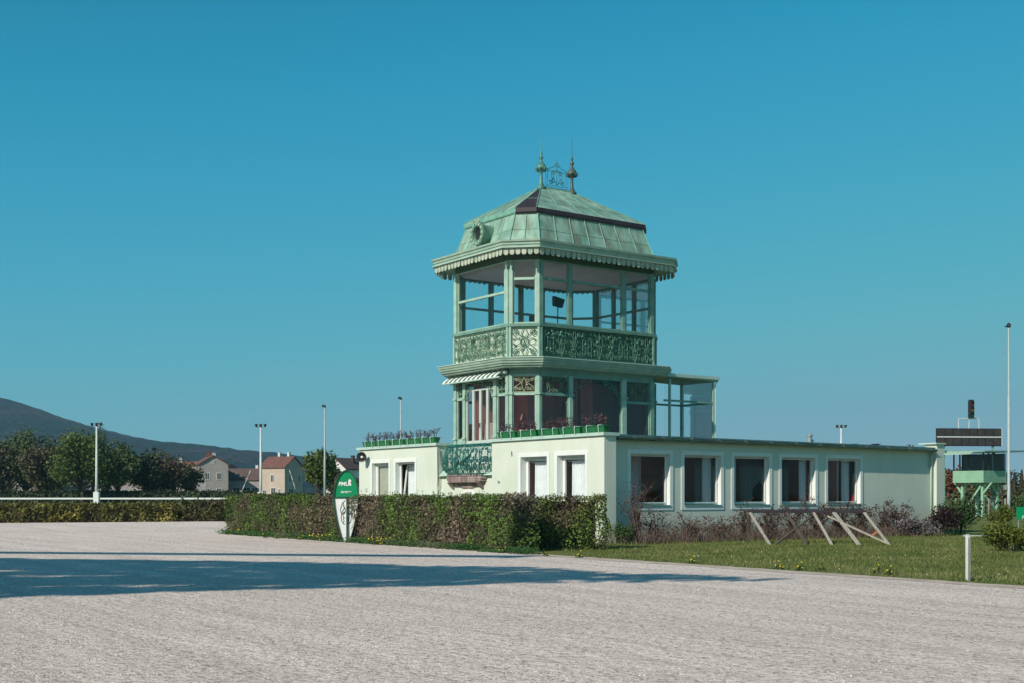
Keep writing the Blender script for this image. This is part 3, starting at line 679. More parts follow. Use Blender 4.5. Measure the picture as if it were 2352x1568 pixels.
def motif(w, h, kind):
    P = []
    c = w / 2
    if kind == 'x':      # four C scrolls round a crossing
        P += [[(c - w * .42, h * .06), (c - w * .1, h * .34), (c, h * .5), (c + w * .1, h * .66), (c + w * .42, h * .94)], [(c + w * .42, h * .06), (c + w * .1, h * .34), (c, h * .5), (c - w * .1, h * .66), (c - w * .42, h * .94)]]
        for sx in (-1, 1):
            for sz in (-1, 1):
                P.append(spiral(c + sx * w * .33, h / 2 + sz * h * .33, w * .15, 1.6, pi / 2 * (1 if sz < 0 else -1), sx * sz))
                P.append([(c + sx * w * .04, h / 2 + sz * h * .46), (c + sx * w * .12, h / 2 + sz * h * .3), (c + sx * w * .07, h / 2 + sz * h * .2), (c, h / 2 + sz * h * .16)])
                P.append([(c + sx * w * .46, h / 2 + sz * .06 * h), (c + sx * w * .28, h / 2 + sz * h * .12), (c + sx * w * .12, h / 2 + sz * .02 * h)])
        P.append([(c + .16 * w * cos(q * pi / 8), h / 2 + .16 * w * sin(q * pi / 8)) for q in range(17)])
    elif kind == 'lyre':
        for s in (-1, 1):
            P.append(sscroll(c + s * w * .30, h * .2, c + s * w * .14, h * .78, w * .15, s))
            P.append(spiral(c + s * w * .35, h * .55, w * .12, 1.4, 0 if s > 0 else pi, s))
            P.append([(c + s * w * .04, h * .05), (c + s * w * .2, h * .42), (c + s * w * .05, h * .6), (c + s * w * .02, h * .95)])
            P.append(spiral(c + s * w * .34, h * .88, w * .10, 1.3, 0 if s > 0 else pi, -s))
        P.append([(c, h * .02), (c, h * .98)])
        P.append([(c + .10 * w * cos(q * pi / 6), h * .5 + .16 * w * sin(q * pi / 6)) for q in range(13)])
    elif kind == 'bars':
        for s in (-1, 1):
            P.append([(c + s * w * .36, h * .1), (c + s * w * .36, h * .62), (c + s * w * .22, h * .78), (c + s * w * .08, h * .62), (c + s * w * .08, h * .2)])
            P.append(spiral(c + s * w * .2, h * .2, w * .12, 1.3, 0 if s > 0 else pi, s)); P.append(spiral(c + s * w * .32, h * .88, w * .10, 1.3, 0 if s > 0 else pi, -s))
    elif kind == 'oval':
        for s in (-1, 1):
            P.append([(c + s * .10 * w * sin(q * pi / 10), h * .06 + h * .88 * q / 10) for q in range(11)])
            P.append(sscroll(c + s * w * .36, h * .25, c + s * w * .18, h * .72, w * .11, -s)); P.append(spiral(c + s * w * .38, h * .78, w * .09, 1.4, 0 if s > 0 else pi, s))
            P.append(spiral(c + s * w * .2, h * .25, w * .09, 1.4, 0 if s > 0 else pi, -s))
    return P
def ironpanel(name, f, x0, x1, z0, z1, kinds, cell, n, r, m, parent, leaves=0, seed=1, frame=True, warp=None):
    rnd = random.Random(seed); mb = MB(); k = max(1, round((x1 - x0) / cell)); w = (x1 - x0) / k; h = z1 - z0
    wf = warp or (lambda x, nn, z: f.p(x, nn, z))
    for i in range(k):
        for pl in motif(w, h, kinds[i % len(kinds)]):
            mb.tube([wf(x0 + i * w + px, n + .006 * ((i + j) % 3), z0 + pz) for j, (px, pz) in enumerate(pl)], r, 4, False)
    if frame:
        for zz in (z0 + .012, z1 - .012): mb.tube([wf(x0 + (x1 - x0) * q / 12, n, zz) for q in range(13)], r * 1.1, 4)
    for i in range(leaves):
        x = rnd.uniform(x0 + .03, x1 - .03); z = rnd.uniform(z0 + .05, z1 - .05); s = rnd.uniform(.03, .075); q = rnd.random() * 6.28
        a = wf(x + s * cos(q), n + .02, z + s * sin(q)); b = wf(x - s * cos(q), n + .02, z - s * sin(q)); c = wf(x - s * .45 * sin(q), n + .045, z + s * .45 * cos(q)); d = wf(x + s * .45 * sin(q), n + .005, z - s * .45 * cos(q))
        mb.add([a, c, b, d], [(0, 1, 2, 3)])
    return mb.build(name, m, parent)
for i, f in enumerate(FA):
    mb = MB(); f.box(mb, .0, f.len, -.08, .0, 6.62, 7.73)
    pp = mb.build('parapet', M['parapet'] if i in (0, 7) else M['shadegreen'], pav)  # faces away from the sun: ironwork shadow put into a darker panel colour
    mb = MB()
    for (x, w_) in ((0, .07), (f.len - .07, .07)): mb = MB(); f.box(mb, x, x + w_, .002, .09, 6.62, 7.725); mb.build('parapet_post', PG if i in (0, 7, 6) else MG, pp)
    if i == 7: ironpanel('ironwork', f, .08, f.len - .08, 6.68, 7.70, ['lyre', 'x'], .52, .05, .014, M['iron'], pp, 150, 3); ironpanel('ironwork', f, .3, f.len - .3, 6.72, 7.66, ['x', 'bars'], .4, .08, .010, M['ironlight'], pp, 170, 5, False)
    elif i == 0: ironpanel('ironwork', f, .09, f.len - .09, 6.68, 7.70, ['x'], 1.0, .05, .016, M['iron'], pp, 16, 4)
    elif i == 1: ironpanel('ironwork', f, .08, f.len - .08, 6.68, 7.70, ['bars', 'lyre', 'x'], .62, .05, .011, M['iron'], pp, 130, 7)
    elif i == 2: ironpanel('ironwork', f, .09, f.len - .09, 6.68, 7.70, ['x'], 1.0, .05, .016, M['iron'], pp, 12, 4)

# lower storey ---------------------------------------------------------
LZ0, LZ1 = 3.58, 6.02
def fb(b): return 10.13 - b          # s on left face (p7 -> p0)
f = FA[7]
def lpost(f, x0, x1, z0=LZ0, m=PG): return post(f, x0, x1, z0, LZ1, m, n1=.07, caps=(5.27, 3.72))
for (b1, b0) in ((10.13, 9.97), (9.50, 9.32), (7.41, 7.20), (6.60, 6.43)): lpost(f, fb(b1), fb(b0), 2.36)
def lowbay(f, x0, x1, z0, tz=5.30, m=PG, iron=True, kind='x', cell=.55, im=None, panel_to=None, seed=2):
    mb = MB(); fw = .045
    f.box(mb, x0, x0 + fw, -.06, .01, z0, LZ1); f.box(mb, x1 - fw, x1, -.06, .01, z0, LZ1)
    f.box(mb, x0 + fw, x1 - fw, -.06, .01, LZ1 - .07, LZ1); f.box(mb, x0 + fw, x1 - fw, -.07, .03, tz - .05, tz + .05)
    zb = z0
    if panel_to: f.box(mb, x0 + fw, x1 - fw, -.06, .0, z0, panel_to); f.box(mb, x0 + fw + .06, x1 - fw - .06, .0, .02, z0 + .08, panel_to - .08); zb = panel_to
    else: f.box(mb, x0 + fw, x1 - fw, -.06, .01, z0, z0 + .07); zb = z0 + .07
    w = mb.build('glazed_window', m, pav)
    pane(f, x0 + fw, x1 - fw, zb, tz - .05, m=M['glassdark'], parent=w); pane(f, x0 + fw, x1 - fw, tz + .05, LZ1 - .07, m=M['glassdark'], parent=w)
    if iron: ironpanel('tracery', f, x0 + fw, x1 - fw, tz + .06, LZ1 - .08, [kind], cell, .0, .012, im or M['ironlight'], w, 6, seed, True)
    return w
lowbay(f, fb(9.97), fb(9.50), 2.36, kind='oval', cell=.5, panel_to=3.75); lowbay(f, fb(7.20), fb(6.60), 2.36, kind='oval', cell=.6, panel_to=3.75)
# french doors: four leaves
dw = (9.32 - 7.41) / 4
mb = MB(); f.box(mb, fb(9.32), fb(7.41), -.08, .02, 5.86, LZ1); dfr = mb.build('door_head', PG, pav)
pane(f, fb(9.32), fb(7.41), 5.66, 5.86, m=M['glassdark'], parent=dfr)
for i in range(4):
    x0 = fb(9.32) + i * dw; x1 = x0 + dw - .01; mb = MB()
    f.box(mb, x0, x0 + .062, -.07, .0, 2.40, 5.64); f.box(mb, x1 - .062, x1, -.07, .0, 2.40, 5.64)
    f.box(mb, x0 + .062, x1 - .062, -.07, .0, 2.40, 2.5); f.box(mb, x0 + .062, x1 - .062, -.07, .0, 5.56, 5.64); f.box(mb, x0 + .062, x1 - .062, -.06, -.02, 2.5, 3.55); f.box(mb, x0 + .062, x1 - .062, -.07, .0, 3.55, 3.66)
    f.box(mb, x0 + .12, x1 - .12, -.02, .0, 2.6, 3.45)
    dl = mb.build('door', mat('door_cream', (.55, .62, .56), (.48, .56, .50), 3, .5) if i == 0 else bpy.data.materials['door_cream'], pav)
    pane(f, x0 + .062, x1 - .062, 3.66, 5.56, m=M['glassdark'], parent=dl)
    if i in (1, 2):
        mb = MB(); xx = x1 - .04 if i == 1 else x0 + .04; mb.tube([f.p(xx, .0, 4.3), f.p(xx, .05, 4.3), f.p(xx, .05, 4.15)], .012, 5); mb.build('handle', M['black'], dl)
# arch tracery over the doors
mb = MB(); xa, xb = fb(9.32), fb(7.41); xm = (xa + xb) / 2; hw = (xb - xa) / 2
for off in (0, .06): mb.tube([f.p(xm + (hw - off) * cos(pi - q * pi / 20), .07, 5.22 + (.62 - off) * sin(q * pi / 20)) for q in range(21)], .016, 4)
for s in (-1, 1):
    for (dx, dz, r) in ((.80, .52, .11), (.58, .66, .09), (.86, .28, .08), (.34, .70, .06)):
        mb.tube([f.p(px, .07, pz) for px, pz in spiral(xm + s * dx * hw, 5.22 + dz, r, 1.5, 0 if s > 0 else pi, s)], .012, 4)
rnd = random.Random(5)
for i in range(70):
    q = rnd.random() * pi; p = f.p(xm + hw * cos(q) * rnd.uniform(.95, 1.0), .08, 5.22 + .62 * sin(q) * rnd.uniform(.95, 1.15) + .02); card(mb, p, .09, rnd)
mb.build('arch_tracery', M['ironlight'], pav)
# chamfer bay and right face
lpost(FA[0], 0, .11); lpost(FA[0], FA[0].len - .14, FA[0].len)
lowbay(FA[0], .11, FA[0].len - .14, LZ0, kind='oval', cell=1.2, im=mat('pale_tracery', (.42, .50, .30), (.35, .42, .24), 3, .5), seed=8)
f1 = FA[1]
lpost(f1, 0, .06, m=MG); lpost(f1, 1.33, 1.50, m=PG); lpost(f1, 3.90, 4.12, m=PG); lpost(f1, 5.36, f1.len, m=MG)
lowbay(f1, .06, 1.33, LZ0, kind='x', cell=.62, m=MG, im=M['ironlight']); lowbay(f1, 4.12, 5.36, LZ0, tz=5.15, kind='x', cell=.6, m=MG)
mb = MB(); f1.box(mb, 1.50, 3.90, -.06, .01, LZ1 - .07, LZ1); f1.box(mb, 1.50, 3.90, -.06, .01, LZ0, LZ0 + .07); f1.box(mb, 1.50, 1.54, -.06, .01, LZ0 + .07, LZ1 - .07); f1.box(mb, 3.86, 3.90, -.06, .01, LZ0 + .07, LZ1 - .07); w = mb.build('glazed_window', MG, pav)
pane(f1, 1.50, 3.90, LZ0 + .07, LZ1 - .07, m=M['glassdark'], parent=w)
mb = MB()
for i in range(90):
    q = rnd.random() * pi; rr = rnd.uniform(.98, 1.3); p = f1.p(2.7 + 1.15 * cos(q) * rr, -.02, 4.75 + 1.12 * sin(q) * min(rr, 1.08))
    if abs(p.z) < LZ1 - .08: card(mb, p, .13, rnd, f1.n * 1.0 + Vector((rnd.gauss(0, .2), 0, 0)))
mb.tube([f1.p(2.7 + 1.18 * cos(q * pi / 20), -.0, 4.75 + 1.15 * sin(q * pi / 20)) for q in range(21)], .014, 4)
mb.build('arch_tracery', M['iron'], w)  # leafy arch stands in for an arch-shaped reflection in the big pane
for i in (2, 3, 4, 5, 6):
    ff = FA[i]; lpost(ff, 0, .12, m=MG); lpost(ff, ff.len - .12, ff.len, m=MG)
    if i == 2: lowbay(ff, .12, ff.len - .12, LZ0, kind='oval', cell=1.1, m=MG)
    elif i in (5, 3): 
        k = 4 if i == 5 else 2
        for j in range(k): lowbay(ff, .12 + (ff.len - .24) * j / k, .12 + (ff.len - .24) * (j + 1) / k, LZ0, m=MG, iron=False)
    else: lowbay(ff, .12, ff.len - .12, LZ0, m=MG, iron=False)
# interior of lower storey
mb = MB(); mb.box(.95, 7.8, 6.0, 10.6, 2.30, 2.36); mb.build('tower_lower_floor', M['intfloor'], pav)
for q_ in ((1.1, 7.6, 9.2, 9.3), (5.0, 5.1, 6.9, 9.19), (2.9, 3.3, 8.2, 9.19)): mb = MB(); mb.box(*q_, 3.6, 6.2); mb.build('inner_wall', M['interior'], pav)
mb = MB(); mb.box(4.1, 4.18, 6.5, 6.56, 3.6, 6.1); mb.tube([(3.4, 6.6, 6.0), (3.5, 6.6, 5.2), (3.4, 6.7, 4.5), (3.8, 6.8, 3.9), (4.3, 7, 3.6)], .05, 6); mb.build('inner_post', M['wooddark'], pav)

mb = MB(); mb.box(7.5, 7.56, 6.45, 9.18, 3.6, 6.1); mb.build('curtained_screen', M['ceiling'], pav)
# eaves: fascia, scalloped valance, roofs -------------------------------
EC = .98
def eo(off, z): return octo(off, EC + (off - .7) * .5, z)
fas = ring_part('fascia', [octo(.0, .8, 10.46), eo(.58, 10.44), eo(.60, 10.46), eo(.66, 10.48), eo(.66, 10.58), eo(.70, 10.60), eo(.70, 10.68), eo(.75, 10.70), eo(.76, 10.77), eo(.62, 10.80), octo(.05, .82, 10.86)], M['fasciagreen'])
ring_part('drip_edge', [eo(.66, 10.475), eo(.735, 10.478), eo(.74, 10.505), eo(.66, 10.52)], M['capwhite'], fas)
mb = MB(); er = eo(.63, 0)
for i in range(8):
    ff = Fr(er[i], er[(i + 1) % 8]); k = max(1, round(ff.len / .238)); w = ff.len / k
    for j in range(k):
        x0 = j * w + .026; x1 = (j + 1) * w - .026; xm = (x0 + x1) / 2; hw = (x1 - x0) / 2; zt = 10.468; zb = 10.30 + .004 * ((j * 7) % 3); tl = .012 * (((j * 5) % 4) - 1.5)
        P = [(x0, zt), (x0, zb)] + [(xm - hw * cos(q * pi / 6), zb - hw * .85 * sin(q * pi / 6)) for q in range(1, 6)] + [(x1, zb), (x1, zt)]
        n = len(P); A = [ff.p(px, tl * (zt - pz) * 4, pz) for px, pz in P]; B = [ff.p(px, tl * (zt - pz) * 4 + .018, pz) for px, pz in P]
        mb.add(A + B, [tuple(range(n - 1, -1, -1)), tuple(range(n, 2 * n))] + [(q, (q + 1) % n, n + (q + 1) % n, n + q) for q in range(n)])
mb.build('scalloped_valance', M['valance'], fas)
mr = [(.0, .80, 10.86), (-.02, .79, 10.95), (-.08, .76, 11.12), (-.17, .72, 11.35), (-.27, .67, 11.6), (-.36, .62, 11.84), (-.42, .60, 12.06)]
man = ring_part('mansard_roof', [octo(a, b, c) for a, b, c in mr], M['copper'])
# curved standing seams on the lower roof
mb = MB(); mr2 = [(a + .018, b, c) for a, b, c in mr]
rr = [octo(a, b, c) for a, b, c in mr2]
for i in range(8):
    n = [2, 7, 2, 5, 2, 7, 2, 5][i]
    for j in range(n if i in (1, 5, 3, 7) else n):
        t = j / n
        mb.tube([Vector(r[i]).lerp(Vector(r[(i + 1) % 8]), t) for r in rr], .022 if j == 0 else .016, 4)
    for lev in (2, 4):
        pass
for lev in (3,):
    r = octo(mr[lev][0] + .006, mr[lev][1], mr[lev][2])
    for i in range(8): mb.tube([r[i], r[(i + 1) % 8]], .008, 4)
mb.build('standing_seams', M['seam'], man)
bt, bc = 12.17, .56
BR = [octo(-.42, .58, 12.0), octo(-.36, .57, 12.0), octo(-.34, .56, 12.04), octo(-.34, .56, 12.19), octo(-.50, .55, 12.21)]
for idx, m_ in (((0, 1, 2, 3, 4), M['slate']), ((4, 5, 6, 7, 0), M['seam'])):
    mb = MB(); mb.loft([[r_[k] for k in idx] for r_ in BR], False); mb.build('roof_band', m_, pav)
# upper hipped roof
base = octo(-.34, .56, 12.192); R0 = (3.62, 8.28, 13.66); R1 = (5.16, 8.28, 13.66)
faces = {0: (0, 1, R0), 2: (2, 3, R1), 4: (4, 5, R1), 6: (6, 7, R0), 7: (7, 0, R0), 3: (3, 4, R1)}
mb = MB()
for i, (p, q, r) in faces.items():
    mb.mi = 1 if i == 0 else 0; mb.add([base[p], base[q], r], [(0, 1, 2)])
mb.mi = 0
mb.add([base[1], base[2], R1, R0], [(0, 1, 2, 3)]); mb.add([base[5], base[6], R0, R1], [(0, 1, 2, 3)])
up = mb.build('upper_roof', [M['copper2'], M['slate']], pav)
mb = MB(); up_ = Vector((0, 0, .012))
def sl(a, b, r=.016): mb.tube([Vector(a) + up_, Vector(b) + up_], r, 4)
for i in range(8): sl(base[i], R0 if i in (0, 1, 6, 7) else R1, .022)
sl(R0, R1, .03)
for t in (.2, .4, .6, .8):
    for (p, q) in ((1, 2), (6, 5)): sl(Vector(base[p]).lerp(Vector(base[q]), t), Vector(R0).lerp(Vector(R1), t))
for t in (.25, .5, .75):
    a = Vector(base[7]).lerp(Vector(base[0]), t); k = 1 - abs(t - .5) * 1.2; sl(a, a.lerp(Vector(R0), k), .014)
sl(Vector(base[1]).lerp(Vector(R0), .30), Vector(base[2]).lerp(Vector(R1), .30), .006)
a = Vector(base[0]).lerp(Vector(R0), .42); b = Vector(base[1]).lerp(Vector(R0), .42); sl(a, b, .01)
mb.build('ridge_seams', M['seam'], up)

# finials and crest
def finial(a, m):
    mb = MB(); prof = [(.20, -.06), (.19, .02), (.13, .08), (.07, .22), (.055, .5), (.06, .62), (.14, .68), (.20, .74), (.21, .80), (.16, .90), (.09, 1.0), (.05, 1.08), (.05, 1.12), (.085, 1.17), (.085, 1.22), (.04, 1.28), (.035, 1.33), (.06, 1.38), (.03, 1.44), (.016, 1.5), (.012, 2.0), (.004, 2.25)]
    mb.lathe(prof, (a, 8.28, 13.62), 8)
    for k in range(8):
        q = k * pi / 4; mb.tube([(a + .13 * cos(q), 8.28 + .13 * sin(q), 14.28), (a + .23 * cos(q), 8.28 + .23 * sin(q), 14.32), (a + .24 * cos(q), 8.28 + .24 * sin(q), 14.42)], .02, 4)
    return mb.build('finial', m, pav, True)
finial(3.62, mat('finial_green', (.12, .30, .24), (.06, .16, .14), 5, .5)); finial(5.16, mat('finial_dark', (.05, .10, .09), (.10, .11, .09), 5, .5))
mb = MB(); fc = Fr((3.86, 8.28), (4.94, 8.28)); w = fc.len
for x in (0, .09, w - .09, w): mb.tube([fc.p(x, 0, 13.66), fc.p(x, 0, 14.42)], .011, 4)
for z in (13.72, 13.80, 14.36): mb.tube([fc.p(0, 0, z), fc.p(w, 0, z)], .009, 4)
mb.tube([fc.p(.05, 0, 14.42), fc.p(w * .3, 0, 14.52), fc.p(w * .45, 0, 14.68), fc.p(w * .5, 0, 14.72), fc.p(w * .55, 0, 14.68), fc.p(w * .7, 0, 14.52), fc.p(w - .05, 0, 14.42)], .012, 4)
for s in (-1, 1):
    c = w / 2
    mb.tube([fc.p(px, 0, pz) for px, pz in sscroll(c + s * .30, 13.95, c + s * .18, 14.30, .10, s)], .014, 4); mb.tube([fc.p(px, 0, pz) for px, pz in spiral(c + s * .2, 14.02, .12, 1.4, 0 if s > 0 else pi, -s)], .013, 4)
    mb.tube([fc.p(c + s * .05, 0, 13.85), fc.p(c + s * .16, 0, 14.1), fc.p(c + s * .12, 0, 14.45)], .014, 4)
mb.tube([fc.p(w / 2, 0, 13.8), fc.p(w / 2, 0, 14.82)], .018, 4)
mb.tube([fc.p(w / 2 - .12, 0, 14.55), fc.p(w / 2, 0, 14.62), fc.p(w / 2 + .12, 0, 14.55)], .013, 4); mb.tube([fc.p(w / 2 - .1, 0, 14.38), fc.p(w / 2, 0, 14.44), fc.p(w / 2 + .1, 0, 14.38)], .013, 4)
mb.build('ridge_crest', mat('crest_iron', (.03, .10, .11), (.05, .14, .14), 5, .5), pav)

# round dormer on the front slope
def cyl(mb, p, ax, r0, r1, n=18, cap=True):
    "ring loft along axis from p; r lists"
    pass
dz, db = 11.42, 8.13
mb = MB(); rings = []
for (aa, r) in ((1.30, .38), (.80, .36), (.72, .38), (.58, .39), (.55, .45), (.47, .45), (.47, .29), (.62, .27)):
    rings.append([(aa, db - r * cos(2 * pi * k / 20), dz + r * sin(2 * pi * k / 20)) for k in range(20)])
mb.loft(rings, True)
dm = mb.build('round_dormer', mat('dormer_green', (.16, .32, .22), (.10, .20, .15), 4, .6), pav, False)
mb = MB(); mb.add([(.61, db - .275 * cos(2 * pi * k / 20), dz + .275 * sin(2 * pi * k / 20)) for k in range(20)], [tuple(range(20))]); mb.build('opening', M['black'], dm)
mb = MB()
for k in range(12):
    q = k * pi / 6; c = Vector((.46, db - .37 * cos(q), dz + .37 * sin(q))); mb.hexa([c + Vector(v) for v in ((-.02, -.05, -.05), (.03, -.05, -.05), (.03, .05, -.05), (-.02, .05, -.05), (-.02, -.05, .05), (.03, -.05, .05), (.03, .05, .05), (-.02, .05, .05))])
for s in (-1, 1): mb.tube([(.45, db - px, dz + .33 + pz) for px, pz in spiral(s * .12, .1, .1, 1.2, 0 if s > 0 else pi, s)], .03, 5)
mb.build('ornament', M['fasciagreen'], dm)

# awning under the cornice, front face
f = FA[7]
mb = MB(); n0 = 12; x0, x1 = -.12, f.len + .02
for i in range(n0 * 2):
    mb.mi = i % 2; a = x0 + (x1 - x0) * i / (n0 * 2); b = x0 + (x1 - x0) * (i + 1) / (n0 * 2); sk = .22
    pr = [(.10, 6.22, 0), (.20, 6.15, .3), (.33, 6.04, .7), (.40, 5.93, 1)]
    for k in range(3):
        (na, za, ta), (nb, zb, tb) = pr[k], pr[k + 1]
        mb.quad(f.p(min(a - ta * sk, x1), na, za), f.p(min(b - ta * sk, x1), na, za), f.p(min(b - tb * sk, x1), nb, zb), f.p(min(a - tb * sk, x1), nb, zb))
aw = mb.build('awning', [mat('awning_white', (.75, .80, .75), None, 3, .8), mat('awning_grey', (.06, .13, .11), None, 3, .8)], pav)
mb = MB(); mb.tube([f.p(x0 - .12, .40, 5.91), f.p(x1 - .08, .40, 5.91)], .03, 6); mb.tube([f.p(x0, .16, 6.10), f.p(x1, .16, 6.10)], .07, 8)
for x in (x0 + .3, x1 - .25): mb.tube([f.p(x, .1, 6.0), f.p(x + .02, .25, 5.85), f.p(x, .38, 5.90)], .02, 5)
mb.build('awning_frame', M['capwhite'], aw)

# balcony ----------------------------------------------------------------
mb = MB(); P = [(.16, 6.95), (-.08, 7.02), (-.14, 7.3), (-.14, 9.1), (-.08, 9.40), (.16, 9.55)]
def prism(mb, P, z0, z1):
    n = len(P); mb.add([(x, y, z0) for x, y in P] + [(x, y, z1) for x, y in P], [tuple(range(n)), tuple(range(2 * n - 1, n - 1, -1))] + [(i, n + i, n + (i + 1) % n, (i + 1) % n) for i in range(n)])
def sc(P, k, dx=0): return [(x if x > .1 else x * k + dx, 8.25 + (y - 8.25) * k) for x, y in P]
prism(mb, P, 2.19, 2.27); prism(mb, sc(P, .96), 2.10, 2.188); prism(mb, sc(P, .9), 2.05, 2.098)
bal = mb.build('balcony', M['stone'], pav)
mb = MB(); rings = []
for k in range(9):
    q = k * pi / 16; r = .78 * cos(q); z = 2.048 - .26 * sin(q)
    rings.append([(.168 - .10 * cos(q) * sin(pi * j / 12), 8.25 - r * cos(pi * j / 12), z) for j in range(13)])
mb.loft(rings, False); mb.build('corbel', M['stone'], bal, True)
for b in (7.25, 9.25):
    mb = MB(); mb.hexa([(.1, b - .07, 1.82), (.168, b - .07, 1.82), (.168, b + .07, 1.82), (.1, b + .07, 1.82), (-.1, b - .08, 2.047), (.168, b - .08, 2.047), (.168, b + .08, 2.047), (-.1, b + .08, 2.047)]); mb.build('bracket', M['stone'], bal)
mb = MB()
for (b0, b1) in ((6.43, 7.0), (9.5, 10.17)):
    mb.hexa([(-.0, b0, 2.305), (.5, b0, 2.305), (.5, b1, 2.305), (-.0, b1, 2.305), (.3, b0 + .02, 2.55), (.5, b0 + .02, 2.55), (.5, b1 - .02, 2.55), (.3, b1 - .02, 2.55)])
mb.box(.12, .79, 7.0, 9.5, 2.305, 2.345)
mb.build('balcony_flashing', M['capwhite'], bal)
# railing follows a plan polyline and bulges outward
plan = [(.45, 9.95), (.08, 9.62), (-.02, 9.2), (-.02, 7.2), (.08, 6.85), (.40, 6.5)]
cum = [0]
for i in range(1, len(plan)): cum.append(cum[-1] + sqrt((plan[i][0] - plan[i-1][0]) ** 2 + (plan[i][1] - plan[i-1][1]) ** 2))
def planpt(s):
    s = max(0, min(cum[-1] - 1e-6, s))
    for i in range(1, len(plan)):
        if s <= cum[i]:
            t = (s - cum[i-1]) / (cum[i] - cum[i-1]); a, b = plan[i-1], plan[i]; d = Vector((b[0] - a[0], b[1] - a[1], 0)).normalized()
            return Vector((a[0] + (b[0] - a[0]) * t, a[1] + (b[1] - a[1]) * t, 0)), Vector((d.y, -d.x, 0))
def bulge(z): t = (z - 2.36) / 1.1; return .20 * sin(min(max(t, 0), 1) * pi) * (1.25 - t * .9)
def bwarp(s, n, z):
    p, nn = planpt(s); return p + nn * (n + bulge(z)) * 1.0 + Vector((0, 0, z))
rail = ironpanel('railing', None, .02, cum[-1] - .02, 2.36, 3.42, ['lyre', 'x', 'lyre'], .52, 0, .021, M['irondark'], bal, 150, 12, True, bwarp)
mb = MB()
tp = [bwarp(cum[-1] * q / 30, 0, 3.46) for q in range(31)]; mb.tube(tp, .032, 5); mb.tube([p - Vector((0, 0, .08)) for p in tp], .014, 4)
for q in range(13): s = cum[-1] * q / 12; mb.tube([bwarp(s, 0, 2.30 + 1.15 * k / 8) for k in range(9)], .012, 4)
mb.build('handrail', M['irondark'], bal)
mb = MB(); rnd = random.Random(2)
mb.tube([bwarp(cum[-1] / 2 + px, .05, 2.95 + pz) for px, pz in ((-.7, .14), (-.4, -.04), (-.1, -.14), (0, 0), (.1, -.14), (.4, -.04), (.7, .14))], [.02, .05, .04, .06, .04, .05, .02], 5)
mb.build('railing_ornament', M['irondark'], bal)
mb = MB()
for q in range(11):
    b = 7.2 + q * .21; mb.lathe([(.035, 0), (.06, .03), (.03, .06), (.045, .09)], (-.04, b, 2.272), 6)
mb.build('baluster_row', M['stone'], bal)
mb = MB(); mb.tube([(-.01, 10.15, 3.4), (.0, 10.10, 2.2), (.0, 10.14, 1.9)], .015, 5); mb.build('cable', M['black'], pav)
mb = MB(); rings = [[(.166, 8.25 - r * cos(pi * k / 12), 1.28 + r * sin(pi * k / 12)) for k in range(13)] for r in (.55,)] + [[(.13, 8.25 - r * cos(pi * k / 12), 1.28 + r * sin(pi * k / 12)) for k in range(13)] for r in (.5, .40)]
mb.loft(rings, False); mb.build('arch_moulding', M['white'], pav)

# veranda beside the tower --------------------------------------------------
VA0, VA1, VB0, VB1 = 7.95, 10.7, 5.9, 7.8
mb = MB(); mb.hexa([(7.5, VB0 - .12, 6.30), (VA1 + .14, VB0 - .12, 6.22), (VA1 + .14, VB1 + .1, 6.22), (7.5, VB1 + .1, 6.30), (7.5, VB0 - .12, 6.45), (VA1 + .14, VB0 - .12, 6.38), (VA1 + .14, VB1 + .1, 6.38), (7.5, VB1 + .1, 6.45)]); vr = mb.build('veranda_roof', M['fasciagreen'], pav)
mb = MB(); mb.box(7.6, VA1 + .17, VB0 - .17, VB0 - .122, 6.30, 6.42); mb.build('roof_edge', M['capwhite'], vr)
for (a, b) in ((VA0 + .3, VB0), (VA1 - .04, VB0), (VA1 - .04, VB1), (VA0 + .5, VB1)):
    mb = MB(); mb.box(a - .04, a + .04, b - .04, b + .04, 3.5, 6.22); mb.build('veranda_post', PG if b < 6 else MG, pav)
mb = MB()
for z in (5.35,):
    mb.box(VA0, VA1 - .08, VB0 - .03, VB0 + .03, z - .04, z + .04)
    mb.box(VA1 - .07, VA1 - .01, VB0 + .04, VB1 - .04, z - .04, z + .04); mb.box(VA0, VA1 - .08, VB1 - .03, VB1 + .03, z - .04, z + .04)
mb.build('veranda_rail', MG, pav)
vp = MB(); vp.quad((VA0, VB0, 3.55), (VA1, VB0, 3.55), (VA1, VB0, 6.2), (VA0, VB0, 6.2)); vp.build('pane', M['glass'], pav)
vp = MB(); vp.quad((VA1, VB0, 3.55), (VA1, VB1, 3.55), (VA1, VB1, 6.2), (VA1, VB0, 6.2)); vp.build('pane', M['glass'], pav)
mb = MB(); mb.tube([(VA1 + .1, VB0 - .1, 6.25), (VA1 + .05, VB0 - .04, 6.1), (VA1 + .03, VB0 - .04, 3.5)], .022, 6); mb.build('downpipe', M['capwhite'], pav)
# roof vents on the wing
for (a, b, r, z, h, nm) in ((13.2, 3.0, .09, 3.5, .55, 'flue_pipe'), (13.55, 3.2, .06, 3.5, .35, 'flue_pipe'), (14.2, 1.6, .13, 3.5, .12, 'roof_vent'), (15.3, 1.4, .15, 3.5, .14, 'roof_vent')):
    mb = MB(); mb.lathe([(r, 0), (r, h * .75), (r * 1.4, h * .78), (r * 1.4, h * .9), (r * .6, h)], (a, b, z), 10); mb.build(nm, M['black'] if 'vent' in nm else M['steel'], pav)

